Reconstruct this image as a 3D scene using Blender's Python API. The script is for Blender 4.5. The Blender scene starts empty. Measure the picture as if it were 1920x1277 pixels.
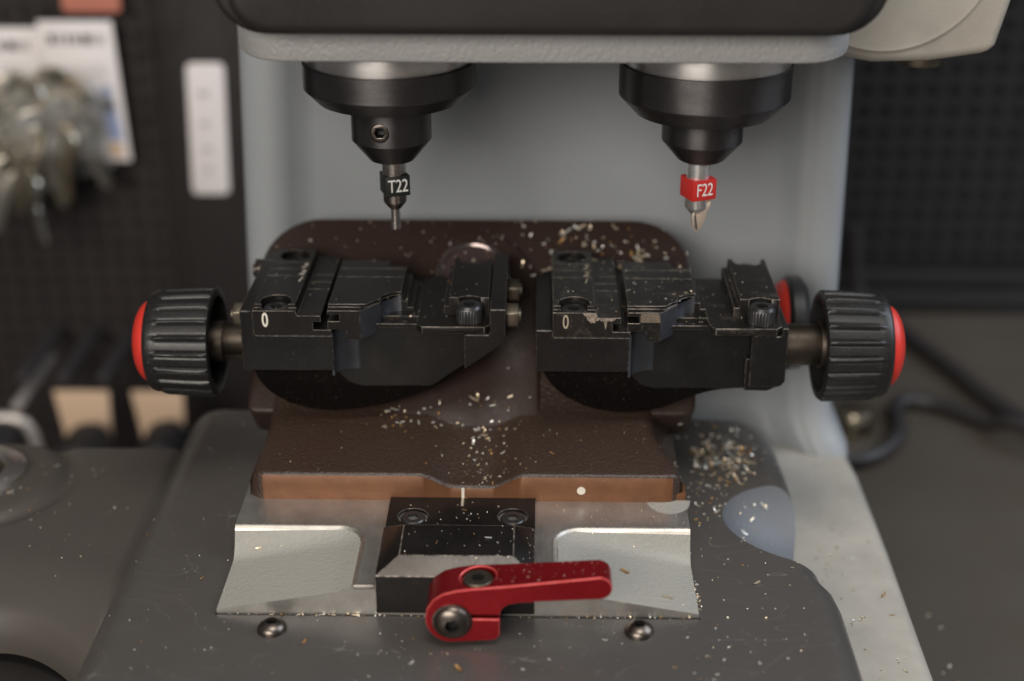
import bpy, bmesh, math, random
from mathutils import Matrix, Vector, noise
from mathutils.bvhtree import BVHTree
random.seed(7)
C = bpy.context.scene.collection
SC = bpy.context.scene
R = math.radians
PI = math.pi
MM = 0.001          # everything is modelled in millimetres and scaled to metres at the end

# ------------------------------------------------------------------ camera
cam_d = bpy.data.cameras.new('camera'); cam = bpy.data.objects.new('camera', cam_d); C.objects.link(cam)
cam.location = (0, -0.350, 0.195)
cam.rotation_euler = (R(90-24.3), 0, R(1.0))
cam_d.sensor_width = 36; cam_d.lens = 2740/1920*36
cam_d.clip_start = 0.01; cam_d.clip_end = 20
cam_d.dof.use_dof = True; cam_d.dof.focus_distance = 0.350; cam_d.dof.aperture_fstop = 6.3
SC.camera = cam
# ------------------------------------------------------------------ world, lamps, exposure
w = bpy.data.worlds.new('World'); SC.world = w; w.use_nodes = True
w.node_tree.nodes['Background'].inputs[0].default_value = (0.75, 0.72, 0.72, 1)
w.node_tree.nodes['Background'].inputs[1].default_value = 0.145
def area(name, loc, target, size, sy, power, col):
    l = bpy.data.lights.new(name, 'AREA'); l.shape = 'RECTANGLE'; l.size = size; l.size_y = sy
    l.energy = power; l.color = col
    o = bpy.data.objects.new(name, l); C.objects.link(o); o.location = loc
    o.rotation_euler = (Vector(target)-Vector(loc)).to_track_quat('-Z', 'Y').to_euler()
    return o
area('shop_window_light', (-0.42, -1.25, 0.58), (0, 0, 0.06), 0.9, 0.5, 14.5, (1.0, 0.93, 0.85))
area('side_window_light', (0.92, 0.12, 0.72), (0.04, 0, 0.03), 0.9, 0.8, 9.5, (0.78, 0.87, 1.0))
area('ceiling_light', (0.10, -0.45, 1.20), (0, -0.05, 0), 0.6, 0.5, 7.0, (1.0, 0.96, 0.9))
SC.view_settings.view_transform = 'Standard'; SC.view_settings.look = 'None'
SC.view_settings.exposure = 0; SC.view_settings.gamma = 1
SC.render.engine = 'CYCLES'

# ------------------------------------------------------------------ materials
def new_mat(name):
    m = bpy.data.materials.new(name); m.use_nodes = True
    nt = m.node_tree; b = nt.nodes['Principled BSDF']
    return m, nt, b
def N(nt, t, **k):
    n = nt.nodes.new(t)
    for a, v in k.items(): setattr(n, a, v)
    return n
def coords(nt, stretch=(1,1,1)):
    tc = N(nt, 'ShaderNodeTexCoord'); mp = N(nt, 'ShaderNodeMapping')
    mp.inputs['Scale'].default_value = tuple(1000*s for s in stretch)
    nt.links.new(tc.outputs['Object'], mp.inputs['Vector']); return mp.outputs[0]
def noise_n(nt, vec, scale, detail=4, rough=0.6):
    n = N(nt, 'ShaderNodeTexNoise'); n.inputs['Scale'].default_value = scale
    n.inputs['Detail'].default_value = detail; n.inputs['Roughness'].default_value = rough
    nt.links.new(vec, n.inputs['Vector']); return n.outputs['Fac']
def ramp(nt, fac, stops):
    r = N(nt, 'ShaderNodeValToRGB'); e = r.color_ramp.elements
    e[0].position, e[0].color = stops[0][0], tuple(stops[0][1])+(1,)
    e[1].position, e[1].color = stops[-1][0], tuple(stops[-1][1])+(1,)
    for p, c in stops[1:-1]:
        x = e.new(p); x.color = tuple(c)+(1,)
    nt.links.new(fac, r.inputs[0]); return r.outputs[0]
def gr(v): return (v, v, v)
def math_n(nt, op, a, b=None):
    n = N(nt, 'ShaderNodeMath', operation=op); n.use_clamp = False
    for i, s in enumerate((a, b)):
        if s is None: continue
        if isinstance(s, (int, float)): n.inputs[i].default_value = s
        else: nt.links.new(s, n.inputs[i])
    return n.outputs[0]
def mix(nt, fac, a, b):
    n = N(nt, 'ShaderNodeMix', data_type='RGBA')
    if isinstance(fac, (int, float)): n.inputs[0].default_value = fac
    else: nt.links.new(fac, n.inputs[0])
    for i, s in ((6, a), (7, b)):
        if isinstance(s, tuple): n.inputs[i].default_value = s+(1,)
        else: nt.links.new(s, n.inputs[i])
    return n.outputs[2]
def bump(nt, b, h, strength, dist):
    n = N(nt, 'ShaderNodeBump'); n.inputs['Strength'].default_value = strength
    n.inputs['Distance'].default_value = dist*MM; nt.links.new(h, n.inputs['Height'])
    nt.links.new(n.outputs[0], b.inputs['Normal']); return n
def scratches(nt, vec, amount=0.5, scale=0.12, width=0.0022, det=2.0):
    """thin random curved scratches, value 0..1"""
    tot = None
    for k in range(3):
        mp = N(nt, 'ShaderNodeMapping'); mp.inputs['Rotation'].default_value = (0.1*k, 0.2*k, 1.3*k+0.4)
        mp.inputs['Scale'].default_value = (scale, scale*(2.2+k), scale); mp.inputs['Location'].default_value = (3.1*k, 7*k, 1.7*k)
        nt.links.new(vec, mp.inputs[0])
        n = noise_n(nt, mp.outputs[0], 1.0, det, 0.5)
        d = math_n(nt, 'ABSOLUTE', math_n(nt, 'SUBTRACT', n, 0.5))
        line = math_n(nt, 'LESS_THAN', d, width)
        mk = noise_n(nt, vec, (0.08+0.05*k)*(0.35 if amount > 1 else 1), 2)
        line = math_n(nt, 'MULTIPLY', line, math_n(nt, 'GREATER_THAN', mk, 0.62-0.12*amount))
        tot = line if tot is None else math_n(nt, 'MAXIMUM', tot, line)
    return tot
def edge_mask(nt, rad, lo, hi, thr=0.5):
    bv = N(nt, 'ShaderNodeBevel'); bv.samples = 6; bv.inputs['Radius'].default_value = rad*MM
    ge = N(nt, 'ShaderNodeNewGeometry')
    dt = N(nt, 'ShaderNodeVectorMath', operation='DOT_PRODUCT')
    nt.links.new(bv.outputs[0], dt.inputs[0]); nt.links.new(ge.outputs['True Normal'], dt.inputs[1])
    r = N(nt, 'ShaderNodeMapRange'); r.inputs[1].default_value = hi; r.inputs[2].default_value = lo
    nt.links.new(dt.outputs['Value'], r.inputs[0])
    return r.outputs[0]
def black_steel(name, base=(0.022, 0.020, 0.019), rough=0.36, wear=0.6, patch=0.0, dir=(1, 1, 1), metal=0.65, rad=0.16):
    m, nt, b = new_mat(name); v = coords(nt)
    g = noise_n(nt, coords(nt, dir), 1.6, 6, 0.7)
    big = noise_n(nt, v, 0.12, 3)
    col = mix(nt, ramp(nt, big, [(0.3, gr(0)), (0.7, gr(1))]), tuple(c*0.75 for c in base), tuple(c*1.35 for c in base))
    sp = noise_n(nt, v, 3.3, 2, 0.5)
    dust = ramp(nt, sp, [(0.70, gr(0)), (0.74, gr(1))])
    col = mix(nt, math_n(nt, 'MULTIPLY', dust, 0.35), col, (0.30, 0.26, 0.21))
    sc = scratches(nt, v, -0.2+patch, 0.25)
    col = mix(nt, math_n(nt, 'MULTIPLY', sc, 0.12+0.3*patch), col, (0.35, 0.31, 0.27))
    msk = None
    if False:
        em = edge_mask(nt, rad, 0.80, 0.97)
        wn = noise_n(nt, v, 0.7, 4, 0.7)
        wn = ramp(nt, wn, [(0.34, gr(0.25)), (0.60, gr(1))])
        msk = math_n(nt, 'MULTIPLY', math_n(nt, 'MULTIPLY', em, wn), wear)
        msk = math_n(nt, 'MINIMUM', math_n(nt, 'MAXIMUM', msk, 0.0), 1.0)
    if patch > 0:
        pn = noise_n(nt, v, 0.22, 5, 0.65)
        pm = math_n(nt, 'MULTIPLY', ramp(nt, pn, [(0.55, gr(0)), (0.68, gr(1))]), 0.22*patch)
        msk = pm if msk is None else math_n(nt, 'MAXIMUM', msk, pm)
    if msk is not None:
        col = mix(nt, msk, col, (0.42, 0.36, 0.30))
    nt.links.new(col, b.inputs['Base Color'])
    b.inputs['Metallic'].default_value = metal
    if base[0] < 0.005: b.inputs['Specular IOR Level'].default_value = 0.12
    rr = ramp(nt, g, [(0.25, gr(rough*0.8)), (0.75, gr(rough*1.3))]); nt.links.new(rr, b.inputs['Roughness'])
    bump(nt, b, g, 0.25, 0.03)
    return m
def metal(name, base, rough, dir=(1, 1, 1), gs=2.0, wear=0.3, bstr=0.3, scr=0.3, metallic=1.0, var=0.15):
    m, nt, b = new_mat(name); v = coords(nt); g = noise_n(nt, coords(nt, dir), gs, 6, 0.7)
    big = noise_n(nt, v, 0.15, 4)
    col = mix(nt, ramp(nt, big, [(0.3, gr(0)), (0.7, gr(1))]), tuple(c*(1-var) for c in base), tuple(min(1, c*(1+var)) for c in base))
    col = mix(nt, math_n(nt, 'MULTIPLY', scratches(nt, v, scr, 0.3), 0.5), col, tuple(min(1, c*1.8+0.05) for c in base))
    nt.links.new(col, b.inputs['Base Color']); b.inputs['Metallic'].default_value = metallic
    nt.links.new(ramp(nt, g, [(0.25, gr(rough*0.75)), (0.75, gr(rough*1.3))]), b.inputs['Roughness'])
    bump(nt, b, g, bstr, 0.02)
    return m
def paint(name, base, rough, bs=1.1, bd=0.12, bstr=0.5, dirt=0.15, scr=0.0, detail=3, coat=0.0, voro=False, spec=0.5, speck=0.0):
    m, nt, b = new_mat(name); v = coords(nt)
    g = noise_n(nt, v, bs, detail, 0.55)
    big = noise_n(nt, v, 0.07, 5, 0.6)
    col = mix(nt, math_n(nt, 'MULTIPLY', ramp(nt, big, [(0.35, gr(0)), (0.75, gr(1))]), dirt), base, tuple(c*0.55 for c in base))
    if speck:
        sn = noise_n(nt, v, 2.6, 2, 0.5)
        col = mix(nt, math_n(nt, 'MULTIPLY', ramp(nt, sn, [(0.66, gr(0)), (0.72, gr(1))]), speck), col, (0.38, 0.33, 0.27))
    if scr:
        col = mix(nt, math_n(nt, 'MULTIPLY', scratches(nt, v, 1.1, 0.05, 0.0016, 0.0), scr), col, tuple(min(1, c*2.6+0.04) for c in base))
    nt.links.new(col, b.inputs['Base Color'])
    sm_ = noise_n(nt, v, 0.035, 6, 0.7)
    nt.links.new(math_n(nt, 'MULTIPLY', ramp(nt, g, [(0.3, gr(rough*0.85)), (0.7, gr(min(1, rough*1.15)))]), ramp(nt, sm_, [(0.35, gr(0.82)), (0.65, gr(1.25 if rough < 0.7 else 1))])), b.inputs['Roughness'])
    b.inputs['Coat Weight'].default_value = coat; b.inputs['Specular IOR Level'].default_value = spec
    bump(nt, b, g, bstr, bd)
    return m
def plain(name, base, rough, metallic=0.0, **k):
    m, nt, b = new_mat(name); v = coords(nt); g = noise_n(nt, v, 0.8, 4)
    nt.links.new(mix(nt, g, tuple(c*0.85 for c in base), tuple(min(1, c*1.12) for c in base)), b.inputs['Base Color'])
    b.inputs['Roughness'].default_value = rough; b.inputs['Metallic'].default_value = metallic
    for kk, vv in k.items(): b.inputs[kk].default_value = vv
    return m
M = {}
M['jaw'] = black_steel('black_oxide_steel', base=(0.017, 0.0145, 0.0135), wear=0.75, rough=0.36, metal=0.5)
M['jaw_worn'] = black_steel('worn_black_oxide_steel', base=(0.020, 0.018, 0.0165), wear=1.0, rough=0.34, patch=0.7, metal=0.5)
M['body'] = black_steel('black_anodised_body', base=(0.012, 0.011, 0.0108), wear=0.4, rough=0.36, metal=0.4)
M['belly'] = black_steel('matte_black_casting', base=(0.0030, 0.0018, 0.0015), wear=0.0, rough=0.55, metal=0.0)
M['ground_face'] = metal('ground_steel_face', (0.26, 0.275, 0.31), 0.42, dir=(0.15, 0.15, 3.0), gs=1.6, bstr=0.5)
M['screw'] = black_steel('black_screw_steel', base=(0.085, 0.083, 0.085), wear=0.6, rough=0.33, metal=0.8)
M['bolt'] = metal('dull_zinc_bolt', (0.20, 0.175, 0.135), 0.42)
M['bolt_dark'] = metal('bronzed_screw', (0.17, 0.145, 0.125), 0.33)
M['spindle'] = metal('blued_spindle_steel', (0.050, 0.049, 0.052), 0.25, dir=(0.2, 0.2, 2.5), gs=1.5, bstr=0.25, scr=0.6)
M['flange'] = metal('turned_aluminium_flange', (0.85, 0.82, 0.79), 0.36, dir=(0.1, 0.1, 3), gs=1.5, bstr=0.2)
M['shank'] = metal('ground_cutter_shank', (0.90, 0.87, 0.86), 0.24, dir=(0.3, 0.3, 2), bstr=0.15, metallic=0.85)
M['shank_dark'] = metal('worn_tracer_steel', (0.50, 0.45, 0.41), 0.26, dir=(0.3, 0.3, 2), bstr=0.3)
M['carbide'] = metal('brass_stained_carbide', (0.78, 0.64, 0.52), 0.42, metallic=0.6)
M['alu'] = metal('milled_aluminium', (0.50, 0.48, 0.445), 0.38, dir=(2.5, 0.12, 1), gs=0.9, bstr=0.35, scr=0.4, metallic=0.85)
M['alu_edge'] = metal('bright_milled_edge', (0.62, 0.58, 0.52), 0.45, dir=(2.5, 0.4, 1), gs=0.9)
M['pocket'] = paint('textured_grey_paint', (0.33, 0.32, 0.285), 0.45, bs=1.0, bd=0.32, bstr=0.8, dirt=0.15)
M['shell'] = paint('grey_housing_paint', (0.44, 0.41, 0.355), 0.42, bs=1.2, bd=0.15, bstr=0.3, dirt=0.55, speck=0.4)
M['column'] = paint('column_paint', (0.325, 0.345, 0.360), 0.45, bs=1.3, bd=0.12, bstr=0.35, dirt=0.15)
M['headplate'] = paint('textured_head_paint', (0.36, 0.355, 0.345), 0.45, bs=1.0, bd=0.45, bstr=0.8, dirt=0.1)
M['tray'] = paint('charcoal_tray_plastic', (0.078, 0.071, 0.065), 0.34, bs=3.5, bd=0.04, bstr=0.4, dirt=0.3, scr=0.38, speck=0.10)
M['wing'] = paint('charcoal_wing_plastic', (0.076, 0.067, 0.058), 0.48, bs=3.5, bd=0.04, bstr=0.4, dirt=0.25)
M['cover'] = paint('black_rubber_cover', (0.020, 0.018, 0.017), 0.45, bs=2.5, bd=0.03, bstr=0.3)
M['brown'] = paint('brown_hammered_casting', (0.046, 0.0275, 0.0200), 0.35, bs=1.3, bd=0.42, bstr=0.85, dirt=0.25, coat=0.15, speck=0.15)
M['brown_s'] = paint('brown_smooth_casting', (0.037, 0.0220, 0.0175), 0.42, bs=1.0, bd=0.15, bstr=0.5, dirt=0.2, coat=0.0, speck=0.1, spec=0.35)
M['copper'] = metal('brown_anodised_face', (0.17, 0.072, 0.032), 0.42, dir=(0.15, 1, 2.0), gs=1.2, metallic=0.3, var=0.16, scr=0.5)
M['slotm'] = plain('polished_brown_slot', (0.13, 0.090, 0.088), 0.22, 0.5)
M['slotrim'] = plain('polished_slot_rim', (0.22, 0.18, 0.17), 0.18, 0.8)
M['red_anod'] = metal('red_anodised_aluminium', (0.33, 0.012, 0.018), 0.30, dir=(0.4, 1, 1), gs=3.0, metallic=0.7, scr=0.5, bstr=0.15, var=0.12)
M['redcap'] = paint('red_cap_plastic', (0.62, 0.035, 0.022), 0.42, bs=0.7, bd=0.03, bstr=0.3)
M['redtag'] = paint('red_tag_plastic', (0.62, 0.03, 0.025), 0.4, bs=2, bd=0.03)
M['blacktag'] = paint('black_tag_plastic', (0.015, 0.017, 0.016), 0.45, bs=2, bd=0.03)
M['knob'] = paint('black_knob_plastic', (0.0135, 0.0128, 0.0125), 0.36, bs=3.0, bd=0.05, bstr=0.5, speck=0.25)
M['white'] = plain('white_marking_paint', (0.75, 0.70, 0.60), 0.6)
M['whitetag'] = plain('white_tag_print', (0.85, 0.84, 0.82), 0.5)
M['mark'] = plain('worn_marking', (0.42, 0.36, 0.27), 0.6)
M['shaft'] = metal('dull_bronzed_shaft', (0.085, 0.070, 0.056), 0.48, dir=(3, 0.2, 0.2), gs=1.5, bstr=0.6)
M['fillet'] = metal('corner_painted_sheen', (0.075, 0.080, 0.092), 0.38, dir=(0.2, 0.2, 2), metallic=0.7)  # bluish reflection on the pocket corner, put into the base colour
M['brass'] = metal('brass_swarf', (0.86, 0.72, 0.52), 0.36, scr=0.0, metallic=0.7)
M['brassl'] = metal('pale_brass_swarf', (0.93, 0.89, 0.80), 0.38, scr=0.0, metallic=0.6)
M['wood'] = plain('brown_swarf', (0.42, 0.24, 0.09), 0.45, 0.4)
M['postm'] = paint('dark_post_paint', (0.012, 0.0078, 0.0073), 0.65, bs=0.5, bd=0.1)
M['peg'] = paint('black_pegboard', (0.015, 0.0098, 0.0090), 0.65, bs=0.5, bd=0.1)
M['peg_r'] = paint('dark_slate_pegboard', (0.012, 0.0125, 0.0145), 0.6, bs=0.5, bd=0.1)
M['bench'] = paint('brown_grey_bench', (0.072, 0.060, 0.047), 0.50, bs=0.8, bd=0.05, dirt=0.3)
M['dark'] = plain('near_black_plastic', (0.012, 0.011, 0.012), 0.6)
M['cable'] = plain('black_cable_sheath', (0.030, 0.027, 0.028), 0.45)
M['card'] = plain('white_card', (0.78, 0.73, 0.72), 0.6)
M['ink'] = plain('dark_card_print', (0.10, 0.09, 0.09), 0.7)
M['blue'] = plain('pale_blue_card_print', (0.30, 0.36, 0.55), 0.6)
M['tan'] = plain('tan_cardboard', (0.62, 0.44, 0.30), 0.7)
M['pink'] = plain('salmon_card', (0.55, 0.20, 0.14), 0.7)
M['nickel'] = plain('nickel_key', (0.60, 0.56, 0.48), 0.28, 1.0)
M['brasskey'] = plain('brass_key', (0.66, 0.58, 0.44), 0.28, 1.0)
M['bag'] = plain('clear_bag_film', (0.45, 0.45, 0.43), 0.12, 0.0, **{'Transmission Weight': 0.0, 'Alpha': 0.24})
M['silver'] = plain('silver_frame', (0.50, 0.46, 0.43), 0.35, 0.6)

M['socket'] = plain('painted_recess_shade', (0.010, 0.009, 0.008), 0.55)  # near-black base puts the shade inside the recesses into the colour
def edge_metal(name, dark, bright, lo, hi, s=0.9):
    m, nt, b = new_mat(name); v = coords(nt)
    f = ramp(nt, noise_n(nt, v, s, 5, 0.75), [(lo, gr(0)), (hi, gr(1))])
    nt.links.new(mix(nt, f, dark, bright), b.inputs['Base Color']); b.inputs['Metallic'].default_value = 0.35; b.inputs['Roughness'].default_value = 0.42
    return m
M['edge_jaw'] = edge_metal('worn_jaw_edge', (0.035, 0.03, 0.027), (0.36, 0.31, 0.26), 0.40, 0.66, 0.5)
M['edge_worn'] = edge_metal('bare_worn_edge', (0.04, 0.035, 0.031), (0.40, 0.34, 0.28), 0.40, 0.64, 0.5)
M['edge_body'] = edge_metal('body_edge', (0.02, 0.018, 0.017), (0.16, 0.14, 0.12), 0.45, 0.70)
M['edge_red'] = edge_metal('red_edge_painted_highlight', (0.50, 0.03, 0.035), (0.72, 0.13, 0.12), 0.3, 0.7)  # highlight along the lever's edges, painted as a brighter red
EDGE = {'red_anod': 'edge_red', 'jaw': 'edge_jaw', 'jaw_worn': 'edge_worn', 'body': 'edge_body'}
M['spindle'] = metal('blued_spindle_steel', (0.12, 0.112, 0.112), 0.36, dir=(0.15, 0.15, 4.5), gs=1.5, bstr=0.9, scr=0.9, metallic=0.95)
for k_ in ('spindle', 'flange', 'shank', 'shank_dark'):
    nt_ = M[k_].node_tree; b_ = nt_.nodes['Principled BSDF']; t_ = nt_.nodes.new('ShaderNodeTangent'); t_.direction_type = 'RADIAL'; t_.axis = 'Z'
    nt_.links.new(t_.outputs[0], b_.inputs['Tangent']); b_.inputs['Anisotropic'].default_value = 0.75; b_.inputs['Anisotropic Rotation'].default_value = 0.25
# ------------------------------------------------------------------ mesh helpers
def link(name, me, parent=None):
    o = bpy.data.objects.new(name, me); C.objects.link(o)
    if parent: o.parent = parent
    return o
def empty(name, loc, label, cat, group=None):
    o = bpy.data.objects.new(name, None); C.objects.link(o); o.location = loc
    o.empty_display_size = 5; o['label'] = label; o['category'] = cat
    if group: o['group'] = group
    return o
def bm_prism(bm, pts, axis, a, b, mi=0):
    """extrude a 2-D outline along an axis: 'y' pts=(x,z); 'z' pts=(x,y); 'x' pts=(y,z)"""
    def P(p, t):
        return {'y': (p[0], t, p[1]), 'z': (p[0], p[1], t), 'x': (t, p[0], p[1])}[axis]
    va = [bm.verts.new(P(p, a)) for p in pts]; vb = [bm.verts.new(P(p, b)) for p in pts]
    fs = [bm.faces.new(va), bm.faces.new(vb[::-1])]
    n = len(pts)
    for i in range(n):
        fs.append(bm.faces.new((va[i], vb[i], vb[(i+1) % n], va[(i+1) % n])))
    for f in fs: f.material_index = mi
    bmesh.ops.recalc_face_normals(bm, faces=fs)
    return fs
def bm_box(bm, x0, x1, y0, y1, z0, z1, mi=0):
    return bm_prism(bm, [(x0, y0), (x1, y0), (x1, y1), (x0, y1)], 'z', z0, z1, mi)
def bm_cyl(bm, c, axis, r, a, b, n=40, r2=None, mi=0, rot=0.0):
    """c = the two fixed coordinates"""
    r2 = r if r2 is None else r2
    def P(t, k, rr):
        q = 2*PI*k/n+rot; u, v = rr*math.cos(q), rr*math.sin(q)
        return {'z': (c[0]+u, c[1]+v, t), 'y': (c[0]+u, t, c[1]+v), 'x': (t, c[0]+u, c[1]+v)}[axis]
    va = [bm.verts.new(P(a, k, r)) for k in range(n)]; vb = [bm.verts.new(P(b, k, r2)) for k in range(n)]
    fs = [bm.faces.new(va), bm.faces.new(vb[::-1])]
    for i in range(n): fs.append(bm.faces.new((va[i], vb[i], vb[(i+1) % n], va[(i+1) % n])))
    for f in fs: f.material_index = mi
    bmesh.ops.recalc_face_normals(bm, faces=fs)
    return fs
def bm_lathe(bm, prof, cx, cy, axis='z', n=72, flat=None, mis=None):
    """prof = [(r, t)...] open profile; r=0 ends close"""
    rings = []
    for (r, t) in prof:
        if r < 1e-6:
            p = {'z': (cx, cy, t), 'y': (cx, t, cy), 'x': (t, cx, cy)}[axis]; rings.append([bm.verts.new(p)])
        else:
            ring = []
            for k in range(n):
                q = 2*PI*k/n; u, v = r*math.cos(q), r*math.sin(q)
                ring.append(bm.verts.new({'z': (cx+u, cy+v, t), 'y': (cx+u, t, cy+v), 'x': (t, cx+u, cy+v)}[axis]))
            rings.append(ring)
    fs = []
    for i in range(len(rings)-1):
        A, B = rings[i], rings[i+1]
        for k in range(n):
            k2 = (k+1) % n
            if len(A) == 1 and len(B) == 1: continue
            if len(A) == 1: f = bm.faces.new((A[0], B[k2], B[k]))
            elif len(B) == 1: f = bm.faces.new((A[k], A[k2], B[0]))
            else: f = bm.faces.new((A[k], A[k2], B[k2], B[k]))
            if mis: f.material_index = mis[i]
            fs.append(f)
    bmesh.ops.recalc_face_normals(bm, faces=fs)
    return fs
def tomesh(bm, name):
    me = bpy.data.meshes.new(name); bm.to_mesh(me); bm.free(); return me
DEP = None
def finish(o, cutters=(), bevel=0.0, seg=2, angle=35, solver='EXACT', bmat=-1):
    """apply booleans and a bevel, then shade"""
    for c in cutters:
        md = o.modifiers.new('b', 'BOOLEAN'); md.operation = 'DIFFERENCE'; md.object = c; md.solver = solver; md.use_self = True; md.material_mode = 'TRANSFER' if c.data.materials else 'INDEX'
    if cutters and bevel > 0:
        md = o.modifiers.new('d', 'DECIMATE'); md.decimate_type = 'DISSOLVE'; md.angle_limit = R(1.0); md.delimit = {'MATERIAL'}
    if bevel > 0:
        md = o.modifiers.new('v', 'BEVEL'); md.width = bevel; md.segments = seg; md.limit_method = 'ANGLE'
        md.angle_limit = R(30); md.use_clamp_overlap = not (bmat >= 0 and cutters); md.material = bmat; md.miter_outer = 'MITER_ARC'
    if o.modifiers:
        bpy.context.view_layer.update()
        dg = bpy.context.evaluated_depsgraph_get()
        me = bpy.data.meshes.new_from_object(o.evaluated_get(dg)); o.modifiers.clear()
        nm = o.data.name; old = o.data; o.data = me; bpy.data.meshes.remove(old); me.name = nm
    for c in cutters:
        d = c.data; bpy.data.objects.remove(c); bpy.data.meshes.remove(d)
    me = o.data
    for p in me.polygons: p.use_smooth = True
    me.set_sharp_from_angle(angle=R(angle))
    return o
def obj(name, bm, mats, parent=None, cutters=(), bevel=0.0, seg=2, angle=35, label=None, solver='EXACT'):
    me = tomesh(bm, name)
    for m in (mats if isinstance(mats, (list, tuple)) else [mats]): me.materials.append(M[m])
    bmat = -1
    m0 = mats if isinstance(mats, str) else mats[0]
    if m0 in EDGE and bevel > 0: bmat = len(me.materials); me.materials.append(M[EDGE[m0]])
    o = link(name, me, None); finish(o, cutters, bevel, 1 if bmat >= 0 and bevel < 0.5 else seg, angle, solver, bmat)
    if parent:
        o.parent = parent
        root = parent
        while root.parent: root = root.parent
        # meshes are modelled in world coordinates: shift so that the parent's place is the origin
        me = o.data; me.transform(Matrix.Translation(-Vector(WL(parent))))
    if label: o['label'] = label
    return o
def WL(o):
    v = Vector(o.location)
    while o.parent:
        o = o.parent; v += Vector(o.location)
    return v
def cutter(fn, *a, mat=None, **k):
    bm = bmesh.new(); fn(bm, *a, **k); c = link('cutter', tomesh(bm, 'cutter'))
    if mat: c.data.materials.append(M[mat])
    return c
def arc(cx, cy, r, a0, a1, n, ry=None):
    ry = r if ry is None else ry
    return [(cx+r*math.cos(R(a0+(a1-a0)*i/n)), cy+ry*math.sin(R(a0+(a1-a0)*i/n))) for i in range(n+1)]
def rrect(x0, x1, y0, y1, r, n=6):
    return arc(x1-r, y0+r, r, -90, 0, n)+arc(x1-r, y1-r, r, 0, 90, n)+arc(x0+r, y1-r, r, 90, 180, n)+arc(x0+r, y0+r, r, 180, 270, n)
def spline(pts, n=6, closed=True):
    out = []; L = len(pts)
    rng = range(L) if closed else range(L-1)
    for i in rng:
        p0 = pts[(i-1) % L] if closed or i > 0 else pts[i]; p1 = pts[i]; p2 = pts[(i+1) % L]
        p3 = pts[(i+2) % L] if closed or i+2 < L else p2
        for k in range(n):
            t = k/n
            out.append(tuple(0.5*((2*p1[j])+(-p0[j]+p2[j])*t+(2*p0[j]-5*p1[j]+4*p2[j]-p3[j])*t*t+(-p0[j]+3*p1[j]-3*p2[j]+p3[j])*t**3) for j in range(len(p1))))
    if not closed: out.append(tuple(pts[-1]))
    return out
def bm_tube(bm, path, r, n=10, cap=True):
    P = [Vector(p) for p in path]; rings = []
    for i, p in enumerate(P):
        d = (P[min(i+1, len(P)-1)]-P[max(i-1, 0)]).normalized()
        a = d.cross(Vector((0, 0, 1)));
        if a.length < 1e-3: a = d.cross(Vector((0, 1, 0)))
        a.normalize(); b = d.cross(a)
        rings.append([bm.verts.new(p+a*r*math.cos(2*PI*k/n)+b*r*math.sin(2*PI*k/n)) for k in range(n)])
    fs = []
    for A, B in zip(rings, rings[1:]):
        for k in range(n): fs.append(bm.faces.new((A[k], A[(k+1) % n], B[(k+1) % n], B[k])))
    if cap: fs.append(bm.faces.new(rings[0])); fs.append(bm.faces.new(rings[-1][::-1]))
    bmesh.ops.recalc_face_normals(bm, faces=fs)
def text_mesh(name, body, size, mat, parent, loc, rot, sx=1.0, shear=0.0, extrude=0.04, bold=0.0, spacing=1.0):
    """printed characters: loc is the centre, rot an euler in degrees"""
    cu = bpy.data.curves.new(name, 'FONT'); cu.body = body; cu.size = size; cu.extrude = extrude; cu.offset = bold
    cu.align_x = 'CENTER'; cu.align_y = 'CENTER'; cu.shear = shear; cu.space_character = spacing
    t = bpy.data.objects.new('t', cu); C.objects.link(t); bpy.context.view_layer.update()
    me = bpy.data.meshes.new_from_object(t.evaluated_get(bpy.context.evaluated_depsgraph_get()))
    bpy.data.objects.remove(t); bpy.data.curves.remove(cu)
    Mx = Matrix.Translation(Vector(loc)) @ Matrix.Rotation(R(rot[2]), 4, 'Z') @ Matrix.Rotation(R(rot[1]), 4, 'Y') @ Matrix.Rotation(R(rot[0]), 4, 'X') @ Matrix.Diagonal((sx, 1, 1, 1))
    me.transform(Mx); me.transform(Matrix.Translation(-WL(parent)))
    me.materials.clear(); me.materials.append(M[mat]); me.name = name
    return link(name, me, parent)
def socket_cap_screw(name, parent, x, y, z0, h, r, mat='screw', knurl=False, hexr=None, lab=None):
    """socket head standing on z0, height h"""
    bm = bmesh.new(); n = 60 if knurl else 40
    hexr = hexr or r*0.50
    if knurl:
        def ring(rr, z, k_on):
            return [bm.verts.new((x+(rr+(0.22 if (k % 2 and k_on) else 0))*math.cos(2*PI*k/n), y+(rr+(0.22 if (k % 2 and k_on) else 0))*math.sin(2*PI*k/n), z)) for k in range(n)]
        rs = [ring(r-0.12, z0, 0), ring(r, z0+0.1, 1), ring(r, z0+h*0.80, 1), ring(r-0.05, z0+h*0.86, 0), ring(r-0.42, z0+h, 0)]
        for A, B in zip(rs, rs[1:]):
            for k in range(n): bm.faces.new((A[k], A[(k+1) % n], B[(k+1) % n], B[k]))
        bm.faces.new(rs[0][::-1]); bm.faces.new(rs[-1])
        bmesh.ops.recalc_face_normals(bm, faces=bm.faces[:])
    else:
        bm_lathe(bm, [(0, z0), (r, z0), (r, z0+h-0.35), (r-0.3, z0+h), (0, z0+h)], x, y, n=n)
    c = cutter(bm_cyl, (x, y), 'z', hexr, z0+h*0.25, z0+h+1, n=6, rot=0.3, mat='socket')
    return obj(name, bm, mat, parent, [c], label=lab)
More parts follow.
